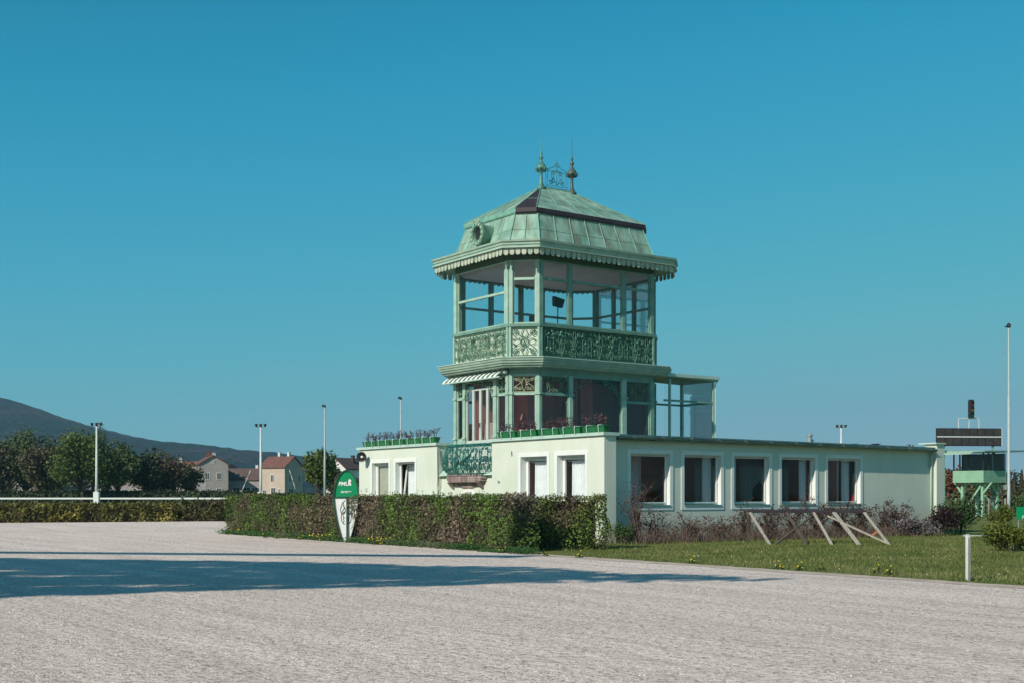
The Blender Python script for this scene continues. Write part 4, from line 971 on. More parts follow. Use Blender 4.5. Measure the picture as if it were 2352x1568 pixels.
# things inside the tower -----------------------------------------------------
def placed(name, a, b, z, rz, label, cat, group=None):
    t = empty(name, L(a, b, z), TH + rz); tag(t, label, cat, group); return t
t = placed('desk', 4.2, 7.6, 6.62, 0, 'dark control desk standing inside the glazed tower room', 'desk')
mb = MB(); mb.box(-1.6, 1.6, -.35, .35, .86, .92); mb.build('desktop', M['wooddark'], t)
for s in (-1.5, 1.5): mb = MB(); mb.box(s - .03, s + .03, -.33, .33, 0, .858); mb.build('leg', M['wooddark'], t)
t = placed('monitor', 3.75, 7.3, 8.0, .15, 'black screen on a thin stand tilted up inside the tower', 'monitor')
mb = MB(); mb.hexa([(-.24, .0, .86), (.22, .0, .82), (.22, .12, .82), (-.24, .12, .86), (-.30, -.06, 1.22), (.28, -.06, 1.14), (.28, .08, 1.14), (-.30, .08, 1.22)]); mb.build('screen', M['black'], t)
mb = MB(); mb.tube([(0, .06, -.46), (0, .06, .5), (0, .05, .9)], .022, 6); mb.box(-.12, .12, -.06, .16, -.46, -.44); mb.build('stand', M['black'], t)
t = placed('equipment_box', 1.95, 6.35, 7.86, 0, 'small black equipment box on the window ledge of the tower', 'box')
mb = MB(); mb.box(-.2, .2, -.18, .18, 0, .36); bevel(mb.build('case', M['black'], t)); mb = MB(); mb.box(-.15, .15, -.19, -.181, .08, .28); mb.build('front_panel', M['slate'], t)
t = placed('desk_fan', 6.3, 6.7, 7.86, 0, 'dark dome shaped cover lying on the right hand window ledge of the tower', 'cover')
mb = MB(); mb.lathe([(.55, 0), (.45, .06), (.25, .14), (.12, .20), (.02, .24)], n=14); mb.build('dome', M['black'], t, True)
t.name = 'dome_cover'
def dtable(a, b, label):
    t = placed('dining_table', a, b, 3.62, 0, label, 'table')
    mb = MB(); mb.lathe([(.46, 0), (.42, .3), (.40, .68), (.38, .72)], n=12); mb.build('tablecloth', mat('pink_cloth', (.55, .42, .40), None, 3, .9) if 'pink_cloth' not in bpy.data.materials else bpy.data.materials['pink_cloth'], t)
    mb = MB(); mb.tube([(0, 0, -1.2), (0, 0, .7)], .05, 6); mb.build('leg', M['wooddark'], t)
dtable(1.45, 9.6, 'small round table with a pale cloth inside the left pane of the balcony front'); dtable(1.6, 8.5, 'small round table with a pale cloth behind the balcony doors')
t = placed('table_lamp', 1.75, 6.9, 4.2, 0, 'small table lamp with a reddish shade in the corner window of the lower tower room', 'lamp')
mb = MB(); mb.lathe([(.08, 0), (.02, .03), (.015, .2)], n=8); mb.build('base', M['wooddark'], t); mb = MB(); mb.lathe([(.13, .2), (.05, .42)], n=10); mb.build('lamp_shade', mat('lamp_shade', (.5, .2, .15), None, 3, .8), t)
t = placed('side_table', 1.75, 6.9, 3.3, 0, 'dark side table under the small lamp in the lower tower room', 'table')
mb = MB(); mb.lathe([(.3, .86), (.3, .895)], n=12); mb.build('tabletop', M['wooddark'], t); mb = MB(); mb.tube([(0, 0, -.9), (0, 0, .86)], .04, 6); mb.build('leg', M['wooddark'], t)

# planters -----------------------------------------------------------------
def make_planter(seed):
    t = empty('planter_box'); w = .56
    mb = MB(); mb.hexa([(-.10, -w + .03, 0), (.10, -w + .03, 0), (.10, w - .03, 0), (-.10, w - .03, 0), (-.14, -w, .20), (.14, -w, .20), (.14, w, .20), (-.14, w, .20)]); mb.box(-.16, .16, -w - .02, w + .02, .202, .225)
    mb.build('trough', M['planter'], t)
    for s in (-.3, .3):
        mb = MB(); mb.tube([(.12, s, .24), (-.15, s, .24), (-.165, s, .20), (-.13, s, -.03), (-.1, s, -.05)], .016, 4); mb.build('strap', M['capwhite'], t)
    rnd = random.Random(seed); mb = MB()
    for i in range(16):
        y = rnd.uniform(-w, w) * .9; hh = rnd.uniform(.12, .42); p = Vector((rnd.uniform(-.08, .08), y, .2)); q = p + Vector((rnd.uniform(-.1, .1), rnd.uniform(-.16, .16), hh)); m_ = (p + q) / 2 + Vector((0, rnd.uniform(-.05, .05), 0))
        mb.tube([p, m_, q], [.010, .008, .005], 3, False)
        for j in range(rnd.randint(5, 12)):
            c = m_.lerp(q, rnd.random() * 1.1) + Vector((rnd.gauss(0, .03), rnd.gauss(0, .05), rnd.gauss(0, .03))); card(mb, c, rnd.uniform(.04, .085), rnd)
        for j in range(3):
            a = p.lerp(q, rnd.uniform(.3, .9)); mb.tube([a, a + Vector((rnd.uniform(-.08, .08), rnd.uniform(-.14, .14), rnd.uniform(.02, .16)))], [.006, .003], 3, False)
    mb.build('dry_plant', M['leaf_plant'], t); return t
M['leaf_plant'] = leafmat('dry_plant', [(.10, .055, .06), (.16, .10, .11), (.12, .05, .045)], 6, .2, .5)
ordr = ['nearest the corner', 'second from the corner', 'third from the corner', 'fourth from the corner', 'next to the balcony']
ordl = ['nearest the balcony', 'second from the balcony', 'third from the balcony', 'fourth from the balcony', 'above the horn loudspeaker']
for i in range(10):
    right = i < 5; k = i % 5
    t = make_planter(100 + i); rl = random.Random(i)
    b = (.47 + k * 1.22) if right else (B2 + .62 + k * 1.17)
    t.location = L(.02 + rl.uniform(-.01, .02), b, HT + .107); t.rotation_euler = (0, 0, TH + rl.uniform(-.02, .02))
    tag(t, ('green trough of dry plants on the right roof edge, ' + ordr[k]) if right else ('green trough of dry plants on the left roof edge, ' + ordl[k]), 'planter', 'green flower troughs along the roof edge')

# horn loudspeaker on the left block
t = empty('horn_loudspeaker', L(-.10, 15.93, 3.18), TH + R(42)); tag(t, 'round black horn loudspeaker on the left end of the cream wall', 'loudspeaker')
mb = MB(); n = 18; rings = []
for (aa, r) in ((-.05, .02), (-.12, .05), (-.2, .09), (-.27, .15), (-.31, .215), (-.34, .225), (-.34, .21), (-.28, .13), (-.2, .08)):
    rings.append([(aa, -r * cos(2 * pi * k / n), r * sin(2 * pi * k / n)) for k in range(n)])
mb.loft(rings, True); mb.build('horn', M['black'], t, True)
mb = MB(); mb.lathe([(.02, 0), (.055, .03), (.06, .09), (.0, .12)], (0, 0, 0), 10)
for i, v in enumerate(mb.v): mb.v[i] = (-v[2] - .19, v[1], v[0])
mb.build('driver', M['white'], t, True)
mb = MB(); mb.tube([(0, 0, -.06), (-.1, 0, -.1), (-.16, 0, -.02)], .02, 5); mb.box(-.02, .015, -.06, .06, -.12, .06); mb.build('bracket', M['steel'], t)
# small fittings on the front walls
t = empty('wall_vent', L(-.004, 15.9, 1.75), TH); tag(t, 'small double slotted vent low on the left cream wall', 'vent')
mb = MB(); mb.box(-.02, 0, -.1, .1, .07, .09); mb.box(-.02, 0, -.1, .1, -.03, -.01); mb.build('slats', M['steel'], t)
t = empty('wall_lamp', L(-.004, 5.95, 2.05), TH); tag(t, 'tiny round fitting on the right block wall beside the balcony', 'fitting')
mb = MB(); mb.lathe([(.05, 0), (.045, .04), (.0, .05)], n=10)
for i, v in enumerate(mb.v): mb.v[i] = (-v[2], v[0], v[1])
mb.build('cap', M['steel'], t)
t = empty('cable_hook', L(-.004, 5.15, 3.05), TH); tag(t, 'thin curved hook high on the right block wall', 'hook')
mb = MB(); mb.tube([(0, .03, .08), (-.03, -.02, .06), (-.03, -.03, -.04), (0, .0, -.1)], .012, 5); mb.build('wire', M['black'], t)

# ------------------------------------------------------------------ hedges in front
def hq(a, b): p = L(a, b); return (p, TH - pi / 2)
hd = hedge('clipped_hedge', 'long clipped green and brown hedge between the gravel and the cream front walls', 'hedge', (L(-6.0, 16.9), TH - pi / 2), 20.1, 1.56, 1.05, M['hedgeleaf'], 4, dens=520, leaf=.08, twigs=700, wav=.13)
hedge('clipped_hedge', 'short leafy hedge block beyond the right end of the long clipped hedge', 'hedge', (Vector((.10, 35.55, 0)), R(4)), 2.65, 1.52, 1.0, M['hedgeleaf2'], 6, dens=560, leaf=.08, twigs=90, wav=.14)

# low ivy and flowers at the hedge foot
random.seed(21)
mb = MB(); rnd = random.Random(31)
for i in range(5200):
    b = rnd.uniform(-4.5, 16.9); a = -6.05 + rnd.uniform(-.32, .22) * (1 + .5 * noise.noise(Vector((b * .8, 1, 1)))); z = rnd.uniform(.01, .22) * (1 - .3 * rnd.random())
    if noise.noise(Vector((b * .55, 4, 2))) < -.22: z *= .4
    card(mb, L(a, b, z), rnd.uniform(.05, .11), rnd, Vector((rnd.gauss(0, .6), -.5, 1)))
tag(mb.build('ground_cover', leafmat('ivy_cover', [(.03, .09, .025), (.06, .13, .04), (.13, .15, .09)], .5, .2, .4)), 'low creeping ivy and weeds along the foot of the long clipped hedge', 'ground cover', kind='stuff')
M['flower'] = mat('yellow_flower', (.75, .50, .01), (.8, .6, .03), 9, .6)
def make_flowers(seed, sz=.16, n=9, br=1.0):
    t = empty('flower_clump'); rnd = random.Random(seed); mb = MB(); m2 = MB()
    for i in range(n):
        x, y, h = rnd.gauss(0, sz), rnd.gauss(0, sz * .6), rnd.uniform(.05, .26) * br; mb.tube([(x * .7, y * .7, 0), (x, y, h)], .006, 3, False)
        for k in range(3): card(mb, Vector((x * .8 + rnd.gauss(0, .03), y * .8, h * rnd.random())), .08, rnd)
        q = 6; r = rnd.uniform(.020, .034) * br; tl = Vector((rnd.gauss(0, .4), -.8, .7)).normalized(); e1 = tl.orthogonal().normalized(); e2 = tl.cross(e1); c = Vector((x, y, h))
        m2.add([c + tl * .015] + [c + (e1 * cos(k * pi / 4) + e2 * sin(k * pi / 4)) * r * (1 if k % 2 else .75) for k in range(8)], [(0, 1 + k, 1 + (k + 1) % 8) for k in range(8)])
    mb.build('leaves', M['leaf_shrub'], t); m2.build('blooms', M['flower'], t); return t
fl = [make_flowers(s, .22, 22) for s in (1, 2)] + [make_flowers(s, .12, 5, .7) for s in (3, 4)]
spots = [(545, 1226, 0), (612, 1234, 2), (690, 1238, 2), (745, 1240, 1), (770, 1241, 3), (838, 1244, 2), (858, 1246, 3), (882, 1248, 3), (1148, 1268, 2), (1255, 1276, 3), (1590, 1293, 3), (1790, 1306, 3), (1835, 1309, 3), (2010, 1316, 3), (2040, 1319, 3), (1885, 1309, 3), (1330, 1280, 3), (2265, 1245, 3), (880, 1249, 1), (1010, 1258, 3), (640, 1235, 3), (85, 1196, 2)]
for i, (x, y, k) in enumerate(spots):
    o = fl[k]
    if i >= 4 or spots[i][2] in [s[2] for s in spots[:i]]: o = copy_tree(fl[k]) if any(s[2] == k for s in spots[:i]) else fl[k]
    d = 4560 / (y - HY); p = W(x, y, d); o.location = (p.x, p.y - (.30 if x < 1200 and x > 200 else 0), 0); o.rotation_euler = (0, 0, i * .7 - 2 if i % 2 else .3)
    grp = 'yellow flower clumps at the gravel edge' if x < 1200 and x > 200 else 'yellow flower clumps in the lawn'
    tag(o, 'small clump of yellow flowers at the foot of the long clipped hedge' if x < 1200 and x > 200 else 'small clump of yellow dandelions growing in grass away from the long hedge', 'flowers', grp)

# ------------------------------------------------------------------ oval sign
sp = L(-6.12, 6.08); sg = empty('oval_sign', sp, R(2)); tag(sg, 'tall oval sign, green above and white below, standing in front of the clipped hedge', 'sign')
hwz = [(.0, .09), (.12, .13), (.4, .22), (.7, .30), (.95, .35), (1.2, .395), (1.5, .425), (1.75, .405), (1.95, .36), (2.12, .30), (2.25, .225), (2.34, .145), (2.39, .075), (2.405, .0)]
def halfw(z):
    for i in range(1, len(hwz)):
        if z <= hwz[i][0]:
            t = (z - hwz[i-1][0]) / (hwz[i][0] - hwz[i-1][0]); return hwz[i-1][1] + (hwz[i][1] - hwz[i-1][1]) * t
    return 0
def signpanel(z0, z1, n=16):
    P = [( halfw(z0 + (z1 - z0) * i / n), z0 + (z1 - z0) * i / n) for i in range(n + 1)]; Q = [(-x, z) for x, z in reversed(P)]
    if P[-1][0] < .01: Q = Q[1:]
    pp = P + Q; k = len(pp); mb = MB(); mb.add([(x, -.015, z) for x, z in pp] + [(x, .015, z) for x, z in pp], [tuple(range(k)), tuple(range(2 * k - 1, k - 1, -1))] + [(i, k + i, k + (i + 1) % k, (i + 1) % k) for i in range(k)]); return mb
M['signgreen'] = mat('sign_green', (.0, .26, .10), (.0, .24, .09), 1, .35)
M['signdark'] = mat('sign_dark_green', (.012, .075, .045), (.01, .06, .035), 2, .4)
signpanel(1.515, 2.405).build('upper_panel', M['signgreen'], sg); signpanel(.0, 1.47).build('lower_panel', M['white'], sg)
mb = MB(); ring = [(halfw(z), z) for z, _ in hwz]; ring = [(x + .012, z) for x, z in ring[:-1]] + [(0, 2.425)]
full = ring + [(-x, z) for x, z in reversed(ring[:-1])]
for i in range(len(full) - 1):
    (x0, z0), (x1, z1) = full[i], full[i + 1]; c = Vector((0, 1.3)); k = .93
    a0 = Vector((x0 * .915, z0 - .03 * (1 if z0 > 1.5 else -.2))); a1 = Vector((x1 * .915, z1 - .03 * (1 if z1 > 1.5 else -.2)))
    if z0 >= 2.42: a0 = Vector((0, 2.37))
    if z1 >= 2.42: a1 = Vector((0, 2.37))
    mb.hexa([(a0.x, -.06, a0.y), (x0, -.06, z0), (x0, .05, z0), (a0.x, .05, a0.y), (a1.x, -.06, a1.y), (x1, -.06, z1), (x1, .05, z1), (a1.x, .05, a1.y)])
mb.box(-.43, .43, -.05, .04, 1.472, 1.513)
mb.build('rim', M['signdark'], sg)
mb = MB(); mb.box(.005, .055, -.075, -.02, -.1, 1.471); mb.build('post', M['signdark'], sg)
def text(body, size, loc, m, parent, name, shear=0, ext=.004, rot=(pi / 2, 0, 0), off=0.0):
    cu = bpy.data.curves.new(name, 'FONT'); cu.body = body; cu.size = size; cu.extrude = ext; cu.align_x = 'CENTER'; cu.shear = shear; cu.offset = off
    o = bpy.data.objects.new(name, cu); COL.objects.link(o); bpy.context.view_layer.update()
    me = bpy.data.meshes.new_from_object(o.evaluated_get(bpy.context.evaluated_depsgraph_get())); bpy.data.objects.remove(o)
    me.materials.clear(); me.materials.append(m); q = bpy.data.objects.new(name, me); COL.objects.link(q); q.parent = parent; q.location = loc; q.rotation_euler = rot; return q
M['letter'] = mat('letter_white', (.85, .87, .85), None, 1, .5)
text('PMU', .175, (-.085, -.022, 1.89), M['letter'], sg, 'lettering', .15, off=.006); text('Arrivée', .115, (.0, -.022, 1.645), M['letter'], sg, 'lettering', 0, off=.003)
mb = MB()
def disc(mb, P, y):
    mb.add([(x, y, z) for x, z in P], [tuple(range(len(P)))])
disc(mb, [(.06, 1.90), (.17, 1.89), (.16, 1.96), (.13, 1.99), (.165, 2.02), (.155, 2.08), (.12, 2.11), (.08, 2.09), (.065, 2.03), (.09, 1.99), (.06, 1.96)], -.021)
mb.build('emblem', M['letter'], sg)
mb = MB(); disc(mb, [(.15, 1.97), (.19, 1.95), (.185, 2.04), (.16, 2.07), (.15, 2.03)], -.0205); mb.build('emblem_accent', mat('emblem_red', (.25, .06, .05), None, 2, .5), sg)  # small dark red part of the emblem itself
mb = MB()
for s in (-1, 1):
    for pl in ([(s * .03, 1.40), (s * .13, 1.30), (s * .19, 1.10), (s * .17, .98), (s * .08, .94), (s * .03, 1.02), (s * .04, 1.14), (s * .10, 1.2)],
               [(s * .10, 1.30), (s * .06, 1.15), (s * .13, 1.02), (s * .17, .86), (s * .15, .70), (s * .08, .60), (s * .03, .62)],
               [(s * .05, 1.02), (s * .12, .95), (s * .09, .84), (s * .04, .80)], [(s * .10, .82), (s * .07, .70), (s * .11, .64)]):
        mb.tube([(x, -.018, z) for x, z in pl], .012, 4)
mb.build('loop_emblem', M['black'], sg)

# ------------------------------------------------------------------ shrubs along the wing
def rose(name, label, p, w, h, seed, nleaf=150, nst=12, dark=False, group='bare shrubs along the side wall'):
    rnd = random.Random(seed); t = empty(name, p); tag(t, label, 'shrub', group); mb = MB(); lb = MB()
    for i in range(nst):
        q = rnd.random() * 6.28; lean = rnd.uniform(.1, 1) * w * .5; hh = h * rnd.uniform(.45, 1.05); pts_ = [Vector((0, 0, 0))]
        for k in range(1, 6):
            s_ = k / 5; pts_.append(Vector((cos(q) * lean * s_ ** 1.3 + rnd.gauss(0, .03), sin(q) * lean * .6 * s_ ** 1.3 + rnd.gauss(0, .03), hh * (1 - (1 - s_) ** 1.6))))
        mb.tube(pts_, [.014, .012, .010, .008, .006, .004], 4, False)
        for j in range(10):
            k = rnd.randrange(1, 5); a = pts_[k].lerp(pts_[k + 1], rnd.random()); e = a + Vector((rnd.gauss(0, .15), rnd.gauss(0, .1), rnd.uniform(-.03, .18))); mb.tube([a, e], [.006, .003], 3, False)
            for _ in range(max(1, nleaf // (nst * 8))):
                card(lb, a.lerp(e, rnd.random() * 1.1) + Vector((rnd.gauss(0, .03), rnd.gauss(0, .03), rnd.gauss(0, .03))), rnd.uniform(.05, .10), rnd)
    for i in range(60):
        q = rnd.random() * 6.28; r = w * .5 * rnd.random() ** .5; mb.tube([(cos(q) * r, sin(q) * r * .6, 0), (cos(q) * r + rnd.gauss(0, .1), sin(q) * r * .6, rnd.uniform(.1, .4) * h)], [.008, .003], 3, False)
    mb.build('stems', M['twig'], t); lb.build('leaves', M['leaf_plum'], t); return t
wallb = .0
rs = [(.95, -.45, 1.0, 2.0, 'tall straggly shrub by the corner pillar, its shoots above the sill', 190, 18), (1.9, -.4, 1.3, 1.15, 'thin grey twiggy shrub below the first side wall window', 130, 14), (3.2, -.5, 1.4, .95, 'low twiggy shrub between the first and second side wall windows', 170, 14),
      (4.6, -.55, 1.3, .80, 'low dense brown shrub below the second side wall window', 180, 14), (5.8, -.5, 1.1, 1.35, 'upright reddish shrub between the second and third side wall windows', 150, 11), (7.0, -.6, 1.2, 1.0, 'brown shrub below the third side wall window, by the trestle end', 240, 13),
      (8.2, -.6, 1.3, 1.15, 'leafy plum coloured shrub behind the left part of the trestle', 300, 13), (9.5, -.6, 1.3, 1.35, 'tall leafy plum coloured shrub behind the middle of the trestle', 330, 13), (10.8, -.55, 1.3, 1.2, 'plum coloured shrub below the fourth side wall window', 330, 12),
      (12.1, -.5, 1.3, 1.2, 'plum coloured shrub behind the right end of the trestle', 320, 12), (13.5, -.5, 1.2, 1.25, 'arching shrub just right of the trestle', 240, 12), (14.6, -.4, 1.3, 1.3, 'spreading shrub against the blank wall near the far pillar', 300, 13)]
for i, (a, b, w, h, lab, nl, ns) in enumerate(rs): rose('bare_shrub', lab, L(a, b), w * 1.45, h, 200 + i, nl * 2, int(ns * 1.6))
mb = MB(); rnd = random.Random(404)
for i in range(2600):
    a = rnd.uniform(.7, 16.2); b = rnd.uniform(-1.15, .1); p = L(a, b); hh = rnd.uniform(.12, .62) * (.6 + .6 * noise.noise(Vector((a * .9, 0, 3))) + .3)
    if hh < .05: continue
    q = p + Vector((rnd.gauss(0, .14), rnd.gauss(0, .08), hh)); mb.tube([p, (p + q) / 2 + Vector((rnd.gauss(0, .04), 0, .03)), q], [.007, .006, .003], 3, False)
    if rnd.random() < .5: card(mb, q, .07, rnd)
tag(mb.build('dry_undergrowth', M['twig']), 'tangle of dry brown stalks and weeds along the foot of the side wall', 'undergrowth', kind='stuff')
bush('lavender_bush', 'low grey lavender bush on the lawn left of the dark green bush', 'bush', L(14.3, -1.3), 2.0, 1.0, .72, M['heath'], 51, 1300, .09)
bush('garden_bush', 'dark purple brown bush against the far end of the side wall', 'bush', L(15.9, -1.1), 1.9, 1.2, 1.25, leafmat('leaf_purple', [(.035, .02, .025), (.06, .04, .035)], 2, .15, .5), 52, 2400, .085)
bush('garden_bush', 'rounded dark green bush at the far corner pillar of the wing', 'bush', L(17.4, -1.0), 2.2, 1.5, 1.65, M['leaf_shrub'], 53, 4200, .085)
bush('garden_bush', 'small green shrub squeezed between the hedge end and the corner pillar', 'bush', L(.4, -.5), .8, .6, .75, M['leaf_shrub'], 54, 700, .07)

# wooden trestle
def beam(mb, p, q, w=.05, t=.03, up=Vector((0, 0, 1))):
    p = Vector(p); q = Vector(q); d = (q - p).normalized(); s = d.cross(up)
    if s.length < .01: s = Vector((1, 0, 0))
    s.normalize(); n = s.cross(d).normalized(); mb.hexa([p - s*w - n*t, p + s*w - n*t, p + s*w + n*t, p - s*w + n*t, q - s*w - n*t, q + s*w - n*t, q + s*w + n*t, q - s*w + n*t])
t0 = W(1722, 1172, 40.6); t1 = W(1980, 1172, 40.6); tr = empty('wooden_trestle', (t0.x, 40.6, 0)); tag(tr, 'long weathered wooden trestle with slanting legs standing on the lawn before the side wall', 'trestle')
LT = t1.x - t0.x; ht = 1.04
mb = MB(); mb.box(-.05, LT + .04, -.07, .07, ht - .05, ht + .05); bevel(mb.build('top_rail', M['slate'], tr), .008)
k_ = 40.6 / F
legs = [(0, 26, 1), (84, 106, 0), (146, 162, 1), (193, 222, 2), (262, 288, 1)]
for (xt, xb, kd) in legs:
    mb = MB(); beam(mb, (xt * k_, -.05, ht - .04), ((xb) * k_ - .06, -1.75, .0), .04 if kd < 2 else .065, .025); bevel(mb.build('leg', M['wooddark'] if kd == 0 else M['wood'], tr), .006)
for (xt, xb) in ((2, 4), (255, 250)):
    mb = MB(); beam(mb, (xt * k_, .08, ht - .04), (xb * k_, .5, 0), .045, .03); mb.build('back_leg', M['wooddark'], tr)
mb = MB(); beam(mb, (150 * k_, .1, .95), (38 * k_, -1.5, .03), .04, .02); mb.build('brace', M['wooddark'], tr)
mb = MB(); beam(mb, (180 * k_, .1, .9), (284 * k_, -1.6, .05), .05, .02); mb.build('brace', M['wood'], tr)
mb = MB(); beam(mb, (255 * k_, -.9, .22), (276 * k_, -.9, .42), .07, .02); mb.build('orange_board', M['woodorange'], tr)

# lawn blades on the right
mb = MB(); rnd = random.Random(77)
for i in range(105000):
    a = -6 + 23.5 * rnd.random() ** 1.0; b = 0.1 - 27 * rnd.random() ** .75
    if a < -5.93: a += rnd.random()
    p = L(a, b)
    if p.y < 19 or abs(p.x / p.y) > .45 or p.y > 52: continue
    if a < -4.0 and b > -4.9: continue
    if a < -5.7 and rnd.random() < .5: continue
    e = min(1, (a + 6.1) / .8)
    g = noise.noise(Vector((p.x * .5, p.y * .5, 0))); h = (.035 + .05 * rnd.random() + .03 * max(0, g)) * e + (.10 * rnd.random() if b > -1.4 else 0)
    q = rnd.random() * 6.28; w = .011; lx, ly = rnd.gauss(0, .03), rnd.gauss(0, .03)
    mb.add([(p.x - w * cos(q), p.y - w * sin(q), 0), (p.x + w * cos(q), p.y + w * sin(q), 0), (p.x + lx, p.y + ly, h)], [(0, 1, 2)])
tag(mb.build('lawn_grass', M['blade']), 'short lawn grass between the gravel edge and the side wall', 'grass', kind='stuff')
# tiny daisies
mb = MB()
for i in range(40):
    x = rnd.uniform(1500, 2330); y = 1262 + rnd.random() * 70
    d = 4560 / (y - HY); p = W(x, y, d)
    rel = p - C0
    if rel.dot(U) < -5.6: continue
    q = rnd.uniform(.007, .013); c = Vector((p.x, p.y, .08)); mb.add([c + Vector((q, 0, 0)), c + Vector((0, -q * .3, q)), c + Vector((-q, 0, 0)), c + Vector((0, -q * .5, -q))], [(0, 1, 2, 3)])
tag(mb.build('daisies', M['letter']), 'scattered tiny white daisies in the lawn', 'daisies', kind='stuff')

# white marker posts and kerb
def marker(name, x, yt, yb, w, label):
    d = 4560 / (yb - HY); p = W(x, yb, d); h = (yb - yt) * d / F; t = empty(name, (p.x, p.y, 0), R(12)); tag(t, label, 'post')
    mb = MB(); mb.box(-w / 2, w / 2, -w / 2, w / 2, 0, h - .02); mb.hexa([(-w/2, -w/2, h - .019), (w/2, -w/2, h - .019), (w/2, w/2, h - .019), (-w/2, w/2, h - .019), (-w*.4, -w*.4, h), (w*.4, -w*.4, h), (w*.4, w*.4, h), (-w*.4, w*.4, h)]); bevel(mb.build('shaft', M['polepaint'], t), .008)
    mb = MB(); mb.box(-w * .12, w * .12, -w / 2 - .006, -w / 2 - .001, 0.02, h - .06); mb.build('groove', M['wooddark'], t)
marker('marker_post', 2223, 1226, 1333, .066, 'short white wooden post at the right lawn edge beside the gravel')
marker('marker_post', 39, 1162, 1195, .13, 'short white post before the golden hedge at the far left')
t = empty('concrete_kerb', W(2256, 1231, 47), R(3)); t.location.z = 0; tag(t, 'low pale concrete strip lying in the lawn behind the right marker post', 'kerb')
mb = MB(); mb.box(-.72, .72, -.1, .1, 0, .05); bevel(mb.build('slab', M['polepaint'], t)); mb = MB(); mb.box(-.70, -.6, -.05, .05, .051, .08); mb.build('peg', M['steel'], t)

# right hand shrubs, sign, pole
bush('yellow_green_shrub', 'yellow green rounded shrub at the right edge of the picture', 'shrub', (13.9, 34.5, 0), 2.0, 1.6, .95, M['leaf_yg'], 61, 3600, .075)
bush('yellow_green_shrub', 'smaller green and brown shrub behind the tall flagpole on the right', 'shrub', W(2298, 1134, 62) - Vector((0, 0, 1.6)), 1.7, 1.4, 1.15, M['leaf_yg'], 62, 1800, .10)
bush('yellow_green_shrub', 'dark green hedge shrub behind the small green board at the right', 'shrub', W(2365, 1134, 72) - Vector((0, 0, 1.6)), 2.6, 1.4, 1.55, M['leaf_shrub'], 63, 1800, .12)
t = empty('green_board', W(2358, 1134, 55) - Vector((0, 0, 1.6))); tag(t, 'small bright green board with white lettering at the right edge', 'sign')
mb = MB(); mb.box(-.45, .6, -.02, .02, .50, 1.04); mb.build('panel', M['signgreen'], t)
text('PMU', .2, (-.02, -.03, .52), M['letter'], t, 'lettering', .15)
for x in (-.35, .5): mb = MB(); mb.box(x - .02, x + .02, .022, .05, 0, 1.0); mb.build('post', M['steel'], t)
t = empty('flagpole', W(2317, 1134, 80) - Vector((0, 0, 1.6)), R(0)); tag(t, 'tall pale flagpole with a rope at the right, beside the scoreboard', 'flagpole')
mb = MB(); mb.lathe([(.11, 0), (.105, 2.2), (.09, 2.21), (.085, 7.9), (.062, 7.92), (.05, 12.3), (.04, 12.35)], n=12); mb.build('pole', M['polegrey'], t, True)
mb = MB(); mb.lathe([(.10, 12.3), (.14, 12.36), (.14, 12.5), (.03, 12.6)], n=8); mb.tube([(0, 0, 12.4), (-.25, 0, 12.36)], .05, 5); mb.build('cap', M['black'], t)
mb = MB(); mb.tube([(-.26, 0, 12.35), (-.28, 0, 10.8), (-.25, 0, 8), (-.2, -.05, 2.2)], .012, 4); mb.lathe([(.02, 0), (.04, .1), (.02, .3)], (-.28, 0, 10.7), 5); mb.build('rope', M['steel'], t)
mb = MB(); mb.box(-.3, -.15, -.1, .1, 1.9, 2.2); mb.build('cleat_box', M['steel'], t)

# observation hut with scoreboard
hp = Vector((.38 * 86, 86, 0)); hut = empty('observation_hut', hp, TH); tag(hut, 'pale green timber observation hut raised on braced legs at the right', 'hut')
M['hutgreen'] = mat('hut_green', (.28, .50, .34), (.22, .42, .28), 1.5, .6)
m, t_, b_ = M['hutgreen'], M['hutgreen'].node_tree, M['hutgreen'].node_tree.nodes['Principled BSDF']
WX, WY = 2.7, 2.45
mb = MB(); mb.box(0, WX, 0, .06, 2.42, 3.25); mb.box(0, WX, WY - .06, WY, 2.42, 3.25); mb.box(0, .06, .06, WY - .06, 2.42, 3.25); mb.box(WX - .06, WX, .06, WY - .06, 2.42, 3.25); mb.build('boarding', M['hutgreen'], hut)
mb = MB()
for k in range(5): z = 2.55 + k * .15; mb.box(-.006, WX, -.008, -.001, z, z + .012); mb.box(-.008, -.001, .0, WY, z, z + .012)
mb.build('board_joints', M['midgreen'], hut)
mb = MB(); mb.box(0.06, WX - .06, .06, WY - .06, 2.42, 2.5); mb.build('floor', M['wooddark'], hut)
for (x, y) in ((.05, .05), (WX - .05, .05), (.05, WY - .05), (WX - .05, WY - .05), (WX / 2, .05), (.05, WY / 2), (.05, WY * .78), (WX * .25, .05)):
    mb = MB(); mb.box(x - .04, x + .04, y - .04, y + .04, 3.252, 4.5); mb.build('window_post', M['black'], hut)
mb = MB(); mb.box(.9, WX - .1, WY - .14, WY - .09, 3.252, 4.48); mb.build('darkening_panel', M['shadegreen'], hut)  # dark panels added inside so the hut windows look darker
mb = MB(); mb.box(WX - .14, WX - .09, .1, WY - .15, 3.252, 4.48); mb.build('darkening_panel', M['shadegreen'], hut)
mb = MB(); mb.quad((.02, .02, 3.26), (WX, .02, 3.26), (WX, .02, 4.4), (.02, .02, 4.4)); mb.build('pane', M['glassann'], hut)
mb = MB(); mb.quad((.02, .02, 3.26), (.02, WY, 3.26), (.02, WY, 4.4), (.02, .02, 4.4)); mb.build('pane', M['glassann'], hut)
